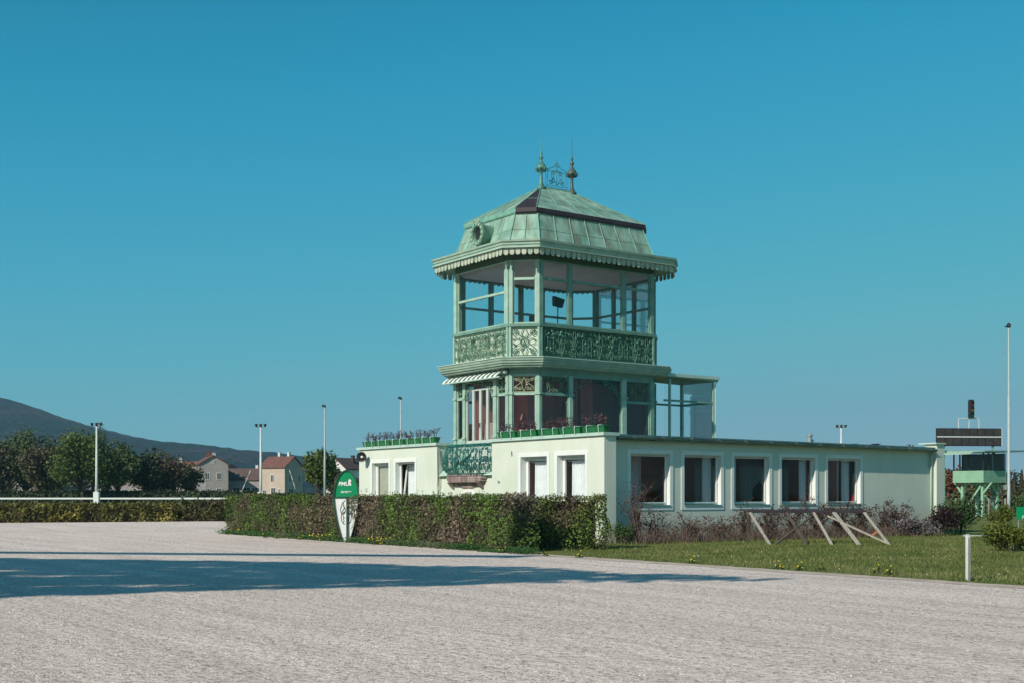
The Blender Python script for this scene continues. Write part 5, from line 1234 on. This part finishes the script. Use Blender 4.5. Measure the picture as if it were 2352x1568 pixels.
mb = MB(); mb.hexa([(-.75, -.6, 4.50), (WX + 1.9, -.6, 4.62), (WX + 1.9, WY + .9, 4.62), (-.75, WY + .9, 4.50), (-.75, -.6, 4.60), (WX + 1.9, -.6, 4.72), (WX + 1.9, WY + .9, 4.80), (-.75, WY + .9, 4.72)]); mb.build('roof', M['midgreen'], hut)
mb = MB(); mb.hexa([(-1.2, .2, 4.36), (-.76, .2, 4.5), (-.76, WY + .7, 4.5), (-1.2, WY + .7, 4.36), (-1.2, .2, 4.40), (-.76, .2, 4.6), (-.76, WY + .7, 4.6), (-1.2, WY + .7, 4.40)]); mb.build('awning', M['palegreen'], hut)
mb = MB(); mb.tube([(WX + 1.8, -.4, 0), (WX + 1.8, -.4, 4.62)], .06, 6); mb.build('roof_post', M['midgreen'], hut)
lx = [(.5, .4), (.5, 2.0), (2.2, .4), (2.2, 2.0)]
for (x, y) in lx: mb = MB(); mb.box(x - .09, x + .09, y - .09, y + .09, 0, 2.415); mb.build('leg', M['hutgreen'], hut)
mb = MB()
def hb(p, q, w=.06): beam(mb, p, q, w, w)
hb((.39, .4, 2.3), (.39, 2.0, 2.3)); hb((.38, .45, 2.2), (.38, 1.8, .4)); hb((.5, .4, 1.6), (.5, -.3, 2.4)); hb((.5, 2.0, 1.6), (.5, 2.6, 2.4)); hb((.6, .3, 1.5), (2.1, .3, .3)); hb((2.1, .3, 1.6), (1.2, .3, 2.4))
mb.build('brace', M['hutgreen'], hut)
sc_ = empty('scoreboard', (W(2225, 1134, 87.5).x, 87.5, 0), R(6)); tag(sc_, 'dark two row scoreboard of square panels mounted above the hut roof', 'scoreboard')
bw_ = 4.75; mb = MB(); mb.box(-bw_ / 2, bw_ / 2, -.08, .1, 5.0, 6.25); mb.build('frame', M['black'], sc_)
mb = MB(); mb.box(-bw_ / 2, bw_ / 2, -.12, -.081, 5.60, 5.68); mb.box(bw_ / 2 + .001, bw_ / 2 + .05, -.1, .12, 4.98, 6.27); mb.build('divider', M['polepaint'], sc_)
M['panel'] = mat('score_panel', (.035, .028, .03), (.055, .045, .045), 2, .35)
for r_ in range(2):
    for k in range(8):
        w = bw_ / 8; x = -bw_ / 2 + k * w; z = 5.04 + r_ * .65; mb = MB(); mb.box(x + .03, x + w - .03, -.12, -.081, z, z + .53); mb.build('number_panel', M['panel'], sc_)
for x in (-1.8, 1.8):
    mb = MB(); mb.box(x - .06, x + .06, 0.0, .09, 0, 4.999); mb.build('post', M['midgreen'], sc_)
mb = MB(); mb.tube([(-.75, 0, 6.25), (-.75, 0, 6.95), (.75, 0, 6.95), (.75, 0, 6.25)], .04, 5); mb.tube([(.0, 0, 6.25), (.05, 0, 6.9)], .03, 5); mb.build('top_bracket', M['polepaint'], sc_)
sgn = empty('traffic_light', (W(2229.5, 1134, 87.4).x, 87.3, 6.98), R(4)); tag(sgn, 'three lens signal light in a dark housing above the scoreboard', 'signal light')
mb = MB(); mb.box(-.19, .19, -.1, .12, 0, 1.2); mb.box(-.16, .16, -.1, .12, 1.201, 1.28); bevel(mb.build('housing', M['black'], sgn), .02)
for k, c in enumerate(((.02, .10, .07), (.35, .13, .02), (.28, .02, .02))):
    mb = MB(); mb.lathe([(.0, .0), (.12, .0), (.12, .02), (.0, .03)], n=12)
    for i, v in enumerate(mb.v): mb.v[i] = (v[0], -v[2] - .101, v[1] + .22 + k * .38)
    mb.build('lens', mat('lens_%d' % k, c, c, 2, .25), sgn)
    mb = MB()
    mb.loft([[(.14 * cos(q * pi / 8), -.101, .22 + k * .38 + .14 * sin(q * pi / 8)) for q in range(9)], [(.14 * cos(q * pi / 8), -.25, .21 + k * .38 + .14 * sin(q * pi / 8)) for q in range(9)]], False); mb.build('visor', M['black'], sgn)
fw_ = empty('wire_fence', W(2240, 1134, 80) - Vector((0, 0, 1.6)), R(5)); tag(fw_, 'thin wire fence with pale posts in front of the hut legs', 'fence')
for x in (-1.3, -.3, .9, 2.0): mb = MB(); mb.box(x - .03, x + .03, -.03, .03, 0, 1.35); mb.build('post', M['wood'], fw_)
mb = MB()
for z in (.3, .6, .9, 1.2): mb.tube([(-2, 0, z), (2.6, 0, z)], .010, 4)
mb.build('wire', M['steel'], fw_)

# ------------------------------------------------------------------ left: golden hedge, brown hedge
hA = Vector((-36, 66.2, 0)); hBv = Vector((-19.6, 72.4, 0)); dd = hBv - hA
hedge('golden_hedge', 'low golden and dark green spreading hedge along the left gravel edge', 'hedge', (hA, atan2(dd.y, dd.x)), dd.length, 1.05, 3.2, M['yewyellow'], 9, dens=150, leaf=.20, wav=.16)
hA2 = Vector((-19.3, 72.6, 0)); d2 = Vector((-15.9, 73.8, 0)) - hA2
hedge('brown_hedge', 'low brown green hedge between the golden hedge and the long clipped hedge', 'hedge', (hA2, atan2(d2.y, d2.x)), d2.length + 6, 1.22, 2.0, M['brownhedge'], 10, dens=150, leaf=.17, wav=.1)
# white running rail far left, dark hedge behind
rl_ = empty('running_rail', (-62, 212, 0), R(2)); tag(rl_, 'long white horizontal running rail on low posts beyond the golden hedge', 'rail')
mb = MB(); mb.box(-40, 42, -.12, .12, .74, 1.02); mb.build('rail', M['white'], rl_)
for k in range(28): mb = MB(); mb.box(-40 + k * 3.0, -39.85 + k * 3.0, .13, .25, 0, 1.0); mb.build('post', M['gutter'], rl_)
hedge('dark_hedge', 'long dark hedge behind the white running rail', 'hedge', (Vector((-118, 224, 0)), R(1)), 72, 2.1, 2.5, M['leaf_dark'], 13, dens=16, leaf=.6, wav=.2, core=.3)
hedge('dark_hedge', 'short dark hedge before the two far houses', 'hedge', (Vector((-46, 238, 0)), R(1)), 14, 1.75, 2, M['leaf_dark'], 14, dens=16, leaf=.5, wav=.1, core=.3)
t = empty('garden_wall', (-105, 262, 0), R(3)); tag(t, 'long pale grey boundary wall seen under the left tree crowns', 'wall')
mb = MB(); mb.box(-30, 40, 0, .4, 0, 4.4); mb.build('masonry', mat('grey_render', (.40, .38, .38), (.3, .29, .29), .3, .9), t)
mb = MB(); mb.box(-30.1, 40.1, -.1, .5, 4.402, 4.6); mb.build('coping', mat('grey_coping', (.35, .33, .32), None, 1, .9), t)
for x in (-20, -11, -5, 4): mb = MB(); mb.box(x, x + 1.6, -.05, -.002, 1.6, 3.6); mb.build('door_panel', M['wooddark'], t)

# floodlight masts
def make_mast(h):
    t = empty('floodlight_mast'); mb = MB(); mb.lathe([(.26, 0), (.22, h * .3), (.15, h - .6)], n=10); mb.build('pole', M['polepaint'], t, True)
    mb = MB(); mb.box(-.42, .42, -.42, .42, 0, 2.0); mb.build('base_box', M['white'], t)
    mb = MB(); mb.tube([(-.8, 0, h - .45), (.8, 0, h - .45)], .07, 5); mb.tube([(0, 0, h - .6), (0, 0, h - .2)], .12, 6); mb.build('cross_arm', M['steel'], t)
    for s in (-.72, 0, .72):
        mb = MB(); mb.lathe([(.10, -.25), (.16, -.15), (.26, .1), (.24, .2), (.05, .24)], (s, -.1, h - .22), 8); mb.build('floodlight', M['black'], t)
    return t
mast = make_mast(13.1)
ms = [(222, 200, 'floodlight mast with three lamps standing before the bright green tree', 1), (599, 203, 'floodlight mast with three lamps standing before the pinkish far house', 1),
      (1932, 210, 'floodlight mast with three lamps rising behind the wing roof', 1.02), (1594, 245, 'floodlight mast with three lamps seen through the glass veranda', .98)]
for i, (x, d, lab, s) in enumerate(ms):
    o = mast if i == 0 else copy_tree(mast); o.location = ((x - CX) / F * d, d, 0); o.scale = (1, 1, s); tag(o, lab, 'floodlight mast', 'floodlight masts round the track')
def thinpole(x, yt, d, lab):
    h = EYE + (HY - yt) * d / F; t = empty('tall_pole', ((x - CX) / F * d, d, 0)); tag(t, lab, 'pole')
    mb = MB(); mb.lathe([(.12, 0), (.11, h * .5), (.09, h * .51), (.07, h)], n=8); mb.build('pole', M['polegrey'], t, True)
    mb = MB(); mb.tube([(0, 0, h - .02), (0, 0, h + .12), (-.25, 0, h + .14)], .12, 5); mb.build('cap', M['black'], t)
thinpole(746, 934, 118, 'tall thin flagpole beside the round green tree left of the oval sign'); thinpole(921, 916, 112, 'tall thin flagpole rising behind the left flower troughs')

# trees at the left
TL = [('leafy_tree', 'broad dull green tree at the very left edge behind the row', 20, 1000, 130, 252, 'leaf_mid', 2.0, 31), ('leafy_tree', 'wide olive tree filling the gap left of the bright green tree', 130, 1012, 110, 250, 'leaf_mid', 1.8, 32), ('leafy_tree', 'wide dark tree filling the gap behind the floodlight mast', 245, 1022, 120, 252, 'leaf_dark', 1.6, 33), ('leafy_tree', 'wide brown green tree in the second row left of the gabled house', 345, 1050, 120, 250, 'leaf_dull', 1.4, 34),
      ('leafy_tree', 'tall pale green and brown tree at the far left edge', 60, 972, 122, 236, 'leaf_mid', 2.2, 1), ('leafy_tree', 'brownish budding tree with forked trunk at far left', 5, 1010, 100, 230, 'leaf_dull', 2.2, 2), ('leafy_tree', 'dull brown tree left of the bright green one', 95, 1018, 100, 226, 'leaf_dull', 2.0, 3),
      ('leafy_tree', 'bright green round tree beside the left floodlight mast', 190, 985, 128, 222, 'leaf_bright', 2.2, 4), ('leafy_tree', 'darker green tree just right of the left floodlight mast', 272, 1006, 92, 226, 'leaf_mid', 2.2, 5), ('leafy_tree', 'dark low tree, fifth along the left row', 340, 1034, 84, 230, 'leaf_dark', 1.6, 6),
      ('leafy_tree', 'brown olive tree with a green top left of the gabled house', 400, 1036, 80, 232, 'leaf_brown', 1.6, 7), ('leafy_tree', 'dim brown tree touching the gabled house', 436, 1062, 60, 236, 'leaf_brown', 1.4, 8),
      ('leafy_tree', 'tall green tree half hidden behind the bright green tree', 215, 972, 70, 246, 'leaf_mid', 3.5, 9),
      ('leafy_tree', 'round yellow green tree between the pinkish house and the oval sign', 733, 1028, 70, 160, 'leaf_bright', 2.0, 10), ('leafy_tree', 'purple brown tree behind the oval sign', 797, 1088, 66, 190, 'leaf_brown', 1.4, 11),
      ('leafy_tree', 'dark tree behind the round yellow green tree', 762, 1060, 40, 200, 'leaf_dark', 1.8, 12)]
for (nm, lab, x, yt, wpx, d, lm, th, sd_) in TL:
    k = d / F; wpx *= 1.28; yt -= 4
    tree(nm, lab, 'tree', ((x - CX) * k, d, 0), EYE + (HY - yt) * k, wpx * k, th, M[lm], 300 + sd_, 5200 if wpx > 105 else 3600, .50 if wpx > 105 else .42, nclump=22)
mb = MB()
# trees at the right
TR = [('leafy_tree', 'rust red and brown tree behind the far end pillar of the wing', 2186, 1062, 62, 118, 'leaf_red', .8, 20), ('leafy_tree', 'dark brown tree behind the observation hut', 2235, 1050, 80, 125, 'leaf_brown', 1.0, 21), ('leafy_tree', 'dark green tree right of the observation hut', 2300, 1070, 90, 120, 'leaf_dark', .8, 22),
      ('leafy_tree', 'bare yellowish treetop showing above the far end of the wing roof', 2082, 1002, 56, 150, 'leaf_brown', 2.5, 23)]
for (nm, lab, x, yt, wpx, d, lm, th, sd_) in TR:
    k = d / F; tree(nm, lab, 'tree', ((x - CX) * k, d, 0), EYE + (HY - yt) * k, wpx * k, th, M[lm], 300 + sd_, 2200 if sd_ != 23 else 420, .28)
for i, (x, yt, w, lab) in enumerate(((2330, 1084, 17, 'slender dark conifer at the right edge, left one of a pair'), (2347, 1078, 18, 'slender dark conifer at the right edge, right one of a pair'))):
    d = 112; k = d / F; h = EYE + (HY - yt) * k; t = empty('conifer', ((x - CX) * k, d, 0)); tag(t, lab, 'conifer'); rnd = random.Random(i); mb = MB(); mb.tube([(0, 0, 0), (0, 0, h * .9)], [.1, .03], 6); mb.build('trunk', M['bark'], t); mb = MB()
    for j in range(1100):
        z = h * rnd.random() ** 1.1; r = w * k * .55 * (1 - (z / h) ** 2.2) * rnd.uniform(.6, 1.05); q = rnd.random() * 6.28; card(mb, Vector((r * cos(q), r * sin(q), z)), .2, rnd, Vector((cos(q), sin(q), .6)))
    mb.build('crown', leafmat('conifer_leaf', [(.035, .03, .02), (.06, .05, .03)], 1, .1, .4) if i == 0 else bpy.data.materials['conifer_leaf'], t)
hedge('far_thicket', 'low tangled thicket behind the observation hut and fence', 'thicket', (Vector((38.5, 106, 0)), R(-3)), 16, 1.9, 3, M['leaf_dull'], 33, dens=45, leaf=.28, wav=.4, core=.3)

# ------------------------------------------------------------------ houses
M['tile'] = mat('roof_tiles', (.20, .085, .065), (.13, .06, .05), 1.2, .8, .3, 12); M['tilebrown'] = mat('roof_tiles_brown', (.13, .085, .075), (.09, .06, .055), 1, .85, .3, 12); M['tileorange'] = mat('roof_tiles_orange', (.30, .12, .07), (.2, .09, .06), 1, .8)
M['pink'] = mat('pinkish_render', (.52, .42, .35), (.45, .37, .31), .6, .9); M['greyr'] = mat('greyish_render', (.40, .36, .34), (.33, .30, .29), .5, .9); M['hwhite'] = mat('house_white', (.75, .75, .72), None, .5, .8)
M['winglass'] = mat('house_window_glass', (.04, .05, .06), (.07, .08, .09), 2, .15)
def house(name, label, loc, rz, LX, WY_, eave, ridge, wm, rm, wins=(), chims=(), over=.35, half=None, extra=None):
    t = empty(name, loc, rz); tag(t, label, 'house'); x0, x1, y0, y1 = -LX / 2, LX / 2, -WY_ / 2, WY_ / 2; g = ridge - .12
    mb = MB(); mb.add([(x0, y0, 0), (x1, y0, 0), (x1, y1, 0), (x0, y1, 0), (x0, y0, eave), (x1, y0, eave), (x1, y1, eave), (x0, y1, eave), (x0, 0, g), (x1, 0, g)],
        [(0, 1, 5, 4), (2, 3, 7, 6), (1, 2, 6, 9, 5), (3, 0, 4, 8, 7)]); mb.build('wall', wm, t)
    mb = MB(); sl_ = (ridge - eave) / (WY_ / 2); ye = WY_ / 2 + over; ze = ridge - sl_ * ye
    for s in (-1, 1):
        mb.hexa([(x0 - over, s * ye, ze - .08), (x1 + over, s * ye, ze - .08), (x1 + over, 0, ridge - .08), (x0 - over, 0, ridge - .08), (x0 - over, s * ye, ze + .12), (x1 + over, s * ye, ze + .12), (x1 + over, 0, ridge + .12), (x0 - over, 0, ridge + .12)])
    rf = mb.build('roof', rm, t)
    for (cx_, cy_, h_, m_) in chims:
        mb = MB(); zr = ridge - sl_ * abs(cy_); mb.box(cx_ - .3, cx_ + .3, cy_ - .3, cy_ + .3, zr - .5, zr + h_); mb.box(cx_ - .36, cx_ + .36, cy_ - .36, cy_ + .36, zr + h_ + .001, zr + h_ + .15); mb.build('chimney', m_, rf)
    for (face, u_, z_, w_, h_) in wins:
        mb = MB(); m2 = MB(); m3 = MB()
        def bx(mb_, a0, a1, n0, n1, c0, c1):
            if face == 'f': mb_.box(a0, a1, y0 - n1, y0 - n0, c0, c1)
            elif face == 'l': mb_.box(x0 - n1, x0 - n0, -a1, -a0, c0, c1)
            else: mb_.box(x1 + n0, x1 + n1, a0, a1, c0, c1)
        bx(mb, u_ - w_/2 - .12, u_ - w_/2, .002, .08, z_ - .12, z_ + h_ + .12); bx(mb, u_ + w_/2, u_ + w_/2 + .12, .002, .08, z_ - .12, z_ + h_ + .12); bx(mb, u_ - w_/2, u_ + w_/2, .002, .08, z_ - .12, z_); bx(mb, u_ - w_/2, u_ + w_/2, .002, .08, z_ + h_, z_ + h_ + .12); bx(mb, u_ - .04, u_ + .04, .03, .06, z_, z_ + h_)
        fr_ = mb.build('window', M['hwhite'] if wm is not M['hwhite'] else M['greyr'], t); bx(m2, u_ - w_/2, u_ + w_/2, .002, .02, z_, z_ + h_); m2.build('pane', M['winglass'], fr_)
    return t
# gabled grey house
def hat(x, d): return Vector(((x - CX) / F * d, d, 0))
house('gabled_house', 'grey gabled two storey house between the brown trees and the low shed', hat(483, 304), atan2(.92, -.38), 10, 7.0, 8.9, 11.0, M['greyr'], M['tile'],
      [('l', -1.5, 5.2, .9, 1.5), ('l', 1.3, 5.2, .9, 1.5), ('l', -1.5, 1.2, 1.0, 1.8), ('l', 1.3, 1.2, 1.0, 1.8), ('l', 0, 9.1, .5, .5)], [(-2, -.6, .9, M['hwhite']), (-.5, .3, 1.1, M['tile']), (1, .5, 1.0, M['tile'])])
house('pinkish_house', 'pinkish two storey house with red tiled roof and two chimneys, right of the middle mast', hat(643, 297) + Vector((0, 2, 0)), atan2(-.5, .87), 7.6, 6.6, 8.2, 10.6, M['pink'], M['tile'],
      [('f', .0, 4.6, .9, 1.6), ('f', .3, .1, 1.3, 3.0), ('f', 2.2, 1.6, .6, 1.3), ('f', -2.4, .6, .9, 2.0), ('r', -1.4, 4.6, .9, 1.6), ('r', 1.9, 4.6, .9, 1.6), ('r', -1.0, .1, 1.6, 2.8), ('r', 2.2, 1.0, .9, 1.4)], [(-1.0, .5, 1.3, M['hwhite']), (1.9, .5, 1.3, M['hwhite'])])
house('red_roof_house', 'house with a dark red roof sloping down behind the gabled house', hat(522, 325), atan2(.95, .1), 11, 8.4, 5.2, 9.4, M['greyr'], M['tile'], [('l', 1, 1.5, 1, 1.4)], [])
house('low_shed', 'low long building with a brown roof between the two far houses', hat(566, 312), R(-2), 9.6, 7, 5.4, 8.0, M['greyr'], M['tilebrown'],
      [('f', -1.6, 1.8, 1.5, 1.5), ('f', .9, 1.6, 1.7, 1.7), ('f', 3.0, 1.6, 1.3, 1.7)], [(2.6, .3, 1.0, M['hwhite'])])
house('orange_roof_house', 'low house with an orange roof and white chimney above the brown trees', hat(432, 345), R(4), 7, 6, 7.6, 10.6, M['greyr'], M['tileorange'], [], [(-1.8, -.5, 1.3, M['hwhite'])])
house('white_gable_house', 'white gabled house with a dark roof and chimneys behind the oval sign', hat(806, 255), atan2(.89, .45), 11, 5.0, 6.9, 8.9, M['hwhite'], M['tilebrown'], [('l', 0, 5.2, .8, 1.2)], [(-.8, -1.0, 1.3, M['slate']), (3.5, -.8, 1.3, M['tilebrown'])])
house('far_farmhouse', 'tiny pale farmhouse low on the wooded hill behind the red roofs', hat(598, 900) + Vector((0, 0, 6)), R(10), 12, 8, 9, 14, M['hwhite'], M['tile'], [('f', 0, 3, 2, 2)], [])
t = empty('white_van', hat(549, 285), R(5)); tag(t, 'white delivery van parked before the low brown roofed building', 'van')
mb = MB(); mb.box(-2.0, 1.2, -.9, .9, .4, 2.4); mb.hexa([(1.201, -.9, .4), (2.3, -.85, .4), (2.3, .85, .4), (1.201, .9, .4), (1.201, -.9, 2.3), (1.7, -.8, 2.2), (1.7, .8, 2.2), (1.201, .9, 2.3)]); bevel(mb.build('body', M['hwhite'], t), .08)
mb = MB(); mb.hexa([(1.85, -.87, 1.3), (2.2, -.87, 1.3), (2.2, .87, 1.3), (1.85, .87, 1.3), (1.72, -.82, 2.0), (1.85, -.82, 2.0), (1.85, .82, 2.0), (1.72, .82, 2.0)]); mb.build('windscreen', M['winglass'], t)
for (x, y) in ((-1.3, -.85), (1.4, -.85), (-1.3, .85), (1.4, .85)):
    mb = MB(); mb.tube([(x, y - .1, .36), (x, y + .1, .36)], .36, 12); mb.build('wheel', M['black'], t)
def car(x, d, rz, m_, lab):
    t = empty('parked_car', hat(x, d), rz); tag(t, lab, 'car'); mb = MB(); mb.box(-2.0, 2.0, -.82, .82, .35, .85); bevel(mb.build('body', m_, t), .1)
    mb = MB(); mb.hexa([(-1.5, -.78, .852), (1.1, -.78, .852), (1.1, .78, .852), (-1.5, .78, .852), (-1.1, -.66, 1.42), (.5, -.66, 1.42), (.5, .66, 1.42), (-1.1, .66, 1.42)]); mb.build('cabin', M['winglass'], t)
    for (a, b) in ((-1.25, -.78), (1.25, -.78), (-1.25, .78), (1.25, .78)): mb = MB(); mb.tube([(a, b - .1, .32), (a, b + .1, .32)], .32, 10); mb.build('wheel', M['black'], t)
car(612, 283, R(20), mat('car_green', (.02, .05, .045), None, 1, .3), 'dark green car parked before the pinkish house'); car(532, 282, R(0), mat('car_blue', (.08, .16, .2), None, 1, .3), 'small bluish car beside the white delivery van')
def barrier(x0, y0, x1, y1, d, lab):
    p = W(x0, y0, d); q = W(x1, y1, d); t = empty('barrier_arm', (p.x, p.y, 0)); tag(t, lab, 'barrier'); n = 6; m1 = MB(); m2 = MB()
    for i in range(n):
        a = p.lerp(q, i / n) - Vector((p.x, p.y, 0)); b = p.lerp(q, (i + 1) / n) - Vector((p.x, p.y, 0)); mq = MB(); mq.tube([a, b], .09, 5); mq.build('white_band' if i % 2 else 'grey_band', M['hwhite'] if i % 2 else M['greyr'], t)
    mb = MB(); mb.box(-.25, .25, -.25, .25, 0, 1.2); mb.build('housing', M['greyr'], t)
barrier((420 + 975 / 4.9) * .896, 1129, (420 + 1088 / 4.9) * .896, 1079, 268, 'raised striped barrier arm leaning right before the low brown roofed building')
barrier((420 + 1652 / 4.9) * .896, 1122, (420 + 1578 / 4.9) * .896, 1078, 268, 'raised striped barrier arm leaning left before the shaded gable of the pinkish house')

# ------------------------------------------------------------------ hills
prof = [(-500, 930), (-200, 905), (-60, 906), (0, 913), (40, 920), (60, 926), (130, 953), (180, 970), (250, 988), (310, 1003), (370, 1012), (400, 1019), (470, 1022), (560, 1034), (650, 1042), (700, 1047), (760, 1064), (830, 1084), (950, 1108), (1150, 1124), (1500, 1128), (2100, 1130), (2700, 1126), (3200, 1126)]
def hy(x):
    for i in range(1, len(prof)):
        if x <= prof[i][0]:
            t = (x - prof[i-1][0]) / (prof[i][0] - prof[i-1][0]); t = t; return prof[i-1][1] + (prof[i][1] - prof[i-1][1]) * t
    return 1130
mb = MB(); DH = 2600; nx, ny = 420, 34; vs = []
for j in range(ny + 1):
    t = j / ny; y = 1000 + (DH + 700 - 1000) * t
    for i in range(nx + 1):
        xp = -500 + 3600 * i / nx; top_ = EYE + (HY - hy(xp)) * DH / F; X = (xp - CX) / F * DH
        s = (y - 1000) / (DH - 1000); sh = (sin(min(s, 1) * pi / 2) ** 1.25) if s <= 1 else max(0, 1 - (s - 1) * .8)
        nn = noise.noise(Vector((X * .004, y * .004, 1))) * 16 * min(1, top_ / 60) * (1 - abs(min(s, 1))) * 1.3 * s
        z = top_ * sh + nn + 2.6 * noise.noise(Vector((X * .07, y * .05, 5))) * min(1, top_ / 25) + 3.0 * abs(noise.noise(Vector((X * .03, y * .02, 9)))) * min(1, top_ / 25)
        vs.append((X, y, z - 3.5 * (1 - s if s < 1 else 0) - .5))
fs = [(j * (nx + 1) + i, j * (nx + 1) + i + 1, (j + 1) * (nx + 1) + i + 1, (j + 1) * (nx + 1) + i) for j in range(ny) for i in range(nx)]
mb.add(vs, fs)
def hillm():
    m, t, b = nodes('wooded_hill'); b.inputs['Roughness'].default_value = 1; b.inputs['Specular IOR Level'].default_value = 0
    n = noise_node(t, .006, 6, (1, .5, 1)); c = ramp(t, n.outputs[0], [(.38, (.012, .032, .034)), (.55, (.035, .038, .048)), (.68, (.07, .055, .068))]).outputs[0]
    n2 = noise_node(t, .06, 5, (1, .6, 1)); f = ramp(t, n2.outputs[0], [(.35, (.5,) * 3), (.65, (1.5,) * 3)]).outputs[0]
    t.links.new(mixc(t, 1.0, c, f, 'MULTIPLY'), b.inputs['Base Color']); addbump(t, b, noise_node(t, .12, 4).outputs[0], 1, 8); return m
tag(mb.build('hills', hillm(), smooth=True), kind='structure')

# ------------------------------------------------------------------ unseen tree and added beam behind the camera, shaped to cast the gravel shadows
cot = cos(SUN_EL) / sin(SUN_EL)
def back(p, h): return Vector((p[0] - TRAVEL.x * h * cot, p[1] - TRAVEL.y * h * cot, h))
HR = 17.0
ring0 = [(-24, 33.5), (-14, 31.2), (-6.3, 29.5), (.2, 27.1), (2.6, 25.2), (5.2, 23.5), (4.4, 22.9), (1.0, 22.5), (-4.2, 20.9), (-7.9, 19.2), (-14, 17.3), (-24, 15.0)]  # shadow outline that the unseen crown is shaped to cast
def inside(x, y):
    c = False; n = len(ring0)
    for i in range(n):
        (x0, y0), (x1, y1) = ring0[i], ring0[i - 1]
        if (y0 > y) != (y1 > y) and x < (x1 - x0) * (y - y0) / (y1 - y0) + x0: c = not c
    return c
rnd = random.Random(91); M['leaf_shade'] = leafmat('leaf_shade', [(.05, .08, .02), (.10, .14, .035)], .3, .1, .4)
SD = Vector((TRAVEL.x * cos(SUN_EL), TRAVEL.y * cos(SUN_EL), -sin(SUN_EL)))
xa, xb = -24, 5.3
cc = back((-11.0, 24.3), HR); t = empty('shade_tree', (cc.x, cc.y, 0)); tag(t, 'very wide spreading shade tree left of and behind the photographer', 'tree'); mb = MB(); base_ = Vector((cc.x, cc.y, 0))
for i in range(int((xb - xa) * 18.5 * 46)):
    x, y = rnd.uniform(xa, xb), rnd.uniform(15, 33.5)
    g = noise.noise(Vector((x * .22, y * 1.5, 2))); jy = .3 * noise.noise(Vector((x * .9, y * .6, 8)))
    if not inside(x, y + jy): continue
    thr = .50 - max(0, x + 4) * .11 + .02 * min(0, x + 10)
    if g > thr * .8 and rnd.random() < .85: continue
    p = back((x, y), HR) + SD * rnd.uniform(-2.6, 2.6) - base_; card(mb, p, rnd.uniform(.30, .55), rnd, SD * -1.0 + Vector((rnd.gauss(0, .5), rnd.gauss(0, .5), rnd.gauss(0, .5))), .8)
mb.build('crown', M['leaf_shade'], t)
mb = MB(); mb.tube([(0, 0, 0), (.1, 0, 7), (0, 0, 14)], [.6, .45, .3], 9)
for q in range(8):
    sx = (-1, 1)[q % 2]; e = back((-11 + sx * (3 + q * 1.3) * (1 if sx > 0 else .8), 24.3 + sx * .6 - max(0, sx) * q * .12), HR) - base_; mb.tube([(0, 0, 10 + q * .5), (e.x * .4, e.y * .4, 14.8), (e.x, e.y, HR)], [.2, .13, .04], 5)
mb.build('trunk', M['bark'], t, True)
HB = 12.3
bl = [back(((x - CX) / F * (4560 / (y - HY)), 4560 / (y - HY)), HB) for x, y in ((-500, 1264), (1205, 1277.5))]
gt = empty('shadow_beam', (bl[0].x, bl[0].y, 0)); tag(gt, 'unseen overhead beam on a mast, added to cast the thin line shadow', 'shadow_caster')  # beam and mast added out of view for the thin shadow line
o_ = Vector((bl[0].x, bl[0].y, 0)); mb = MB(); beam(mb, bl[0] - o_, bl[1] - o_, .06, .38); mb.build('beam', M['polepaint'], gt)
bc_ = bl[1] - o_; mb = MB(); mb.tube([(bc_.x, bc_.y, 0), (bc_.x, bc_.y, .01)], .05); mb = MB(); mb.box(bc_.x - .1, bc_.x + .1, bc_.y - .1, bc_.y + .1, HB - .5, HB + .45); mb.build('end_cap', M['steel'], gt)
mb = MB(); mb.tube([(0, 0, 0), (0, 0, HB)], .12, 8); mb.build('mast', M['polepaint'], gt)

# ------------------------------------------------------------------ air
mb = MB(); mb.box(-3500, 3500, -600, 3600, -1.0, 265.0)
hm = bpy.data.materials.new('air'); hm.use_nodes = True; t = hm.node_tree; t.nodes.clear(); out = N(t, 'ShaderNodeOutputMaterial'); pv = N(t, 'ShaderNodeVolumePrincipled')
pv.inputs['Color'].default_value = (.46, .84, 1, 1); pv.inputs['Density'].default_value = .00013; pv.inputs['Anisotropy'].default_value = .2
t.links.new(pv.outputs[0], out.inputs['Volume'])
tag(mb.build('haze', hm), 'thin pale blue air between the camera and the far wooded hill', 'haze', kind='stuff')
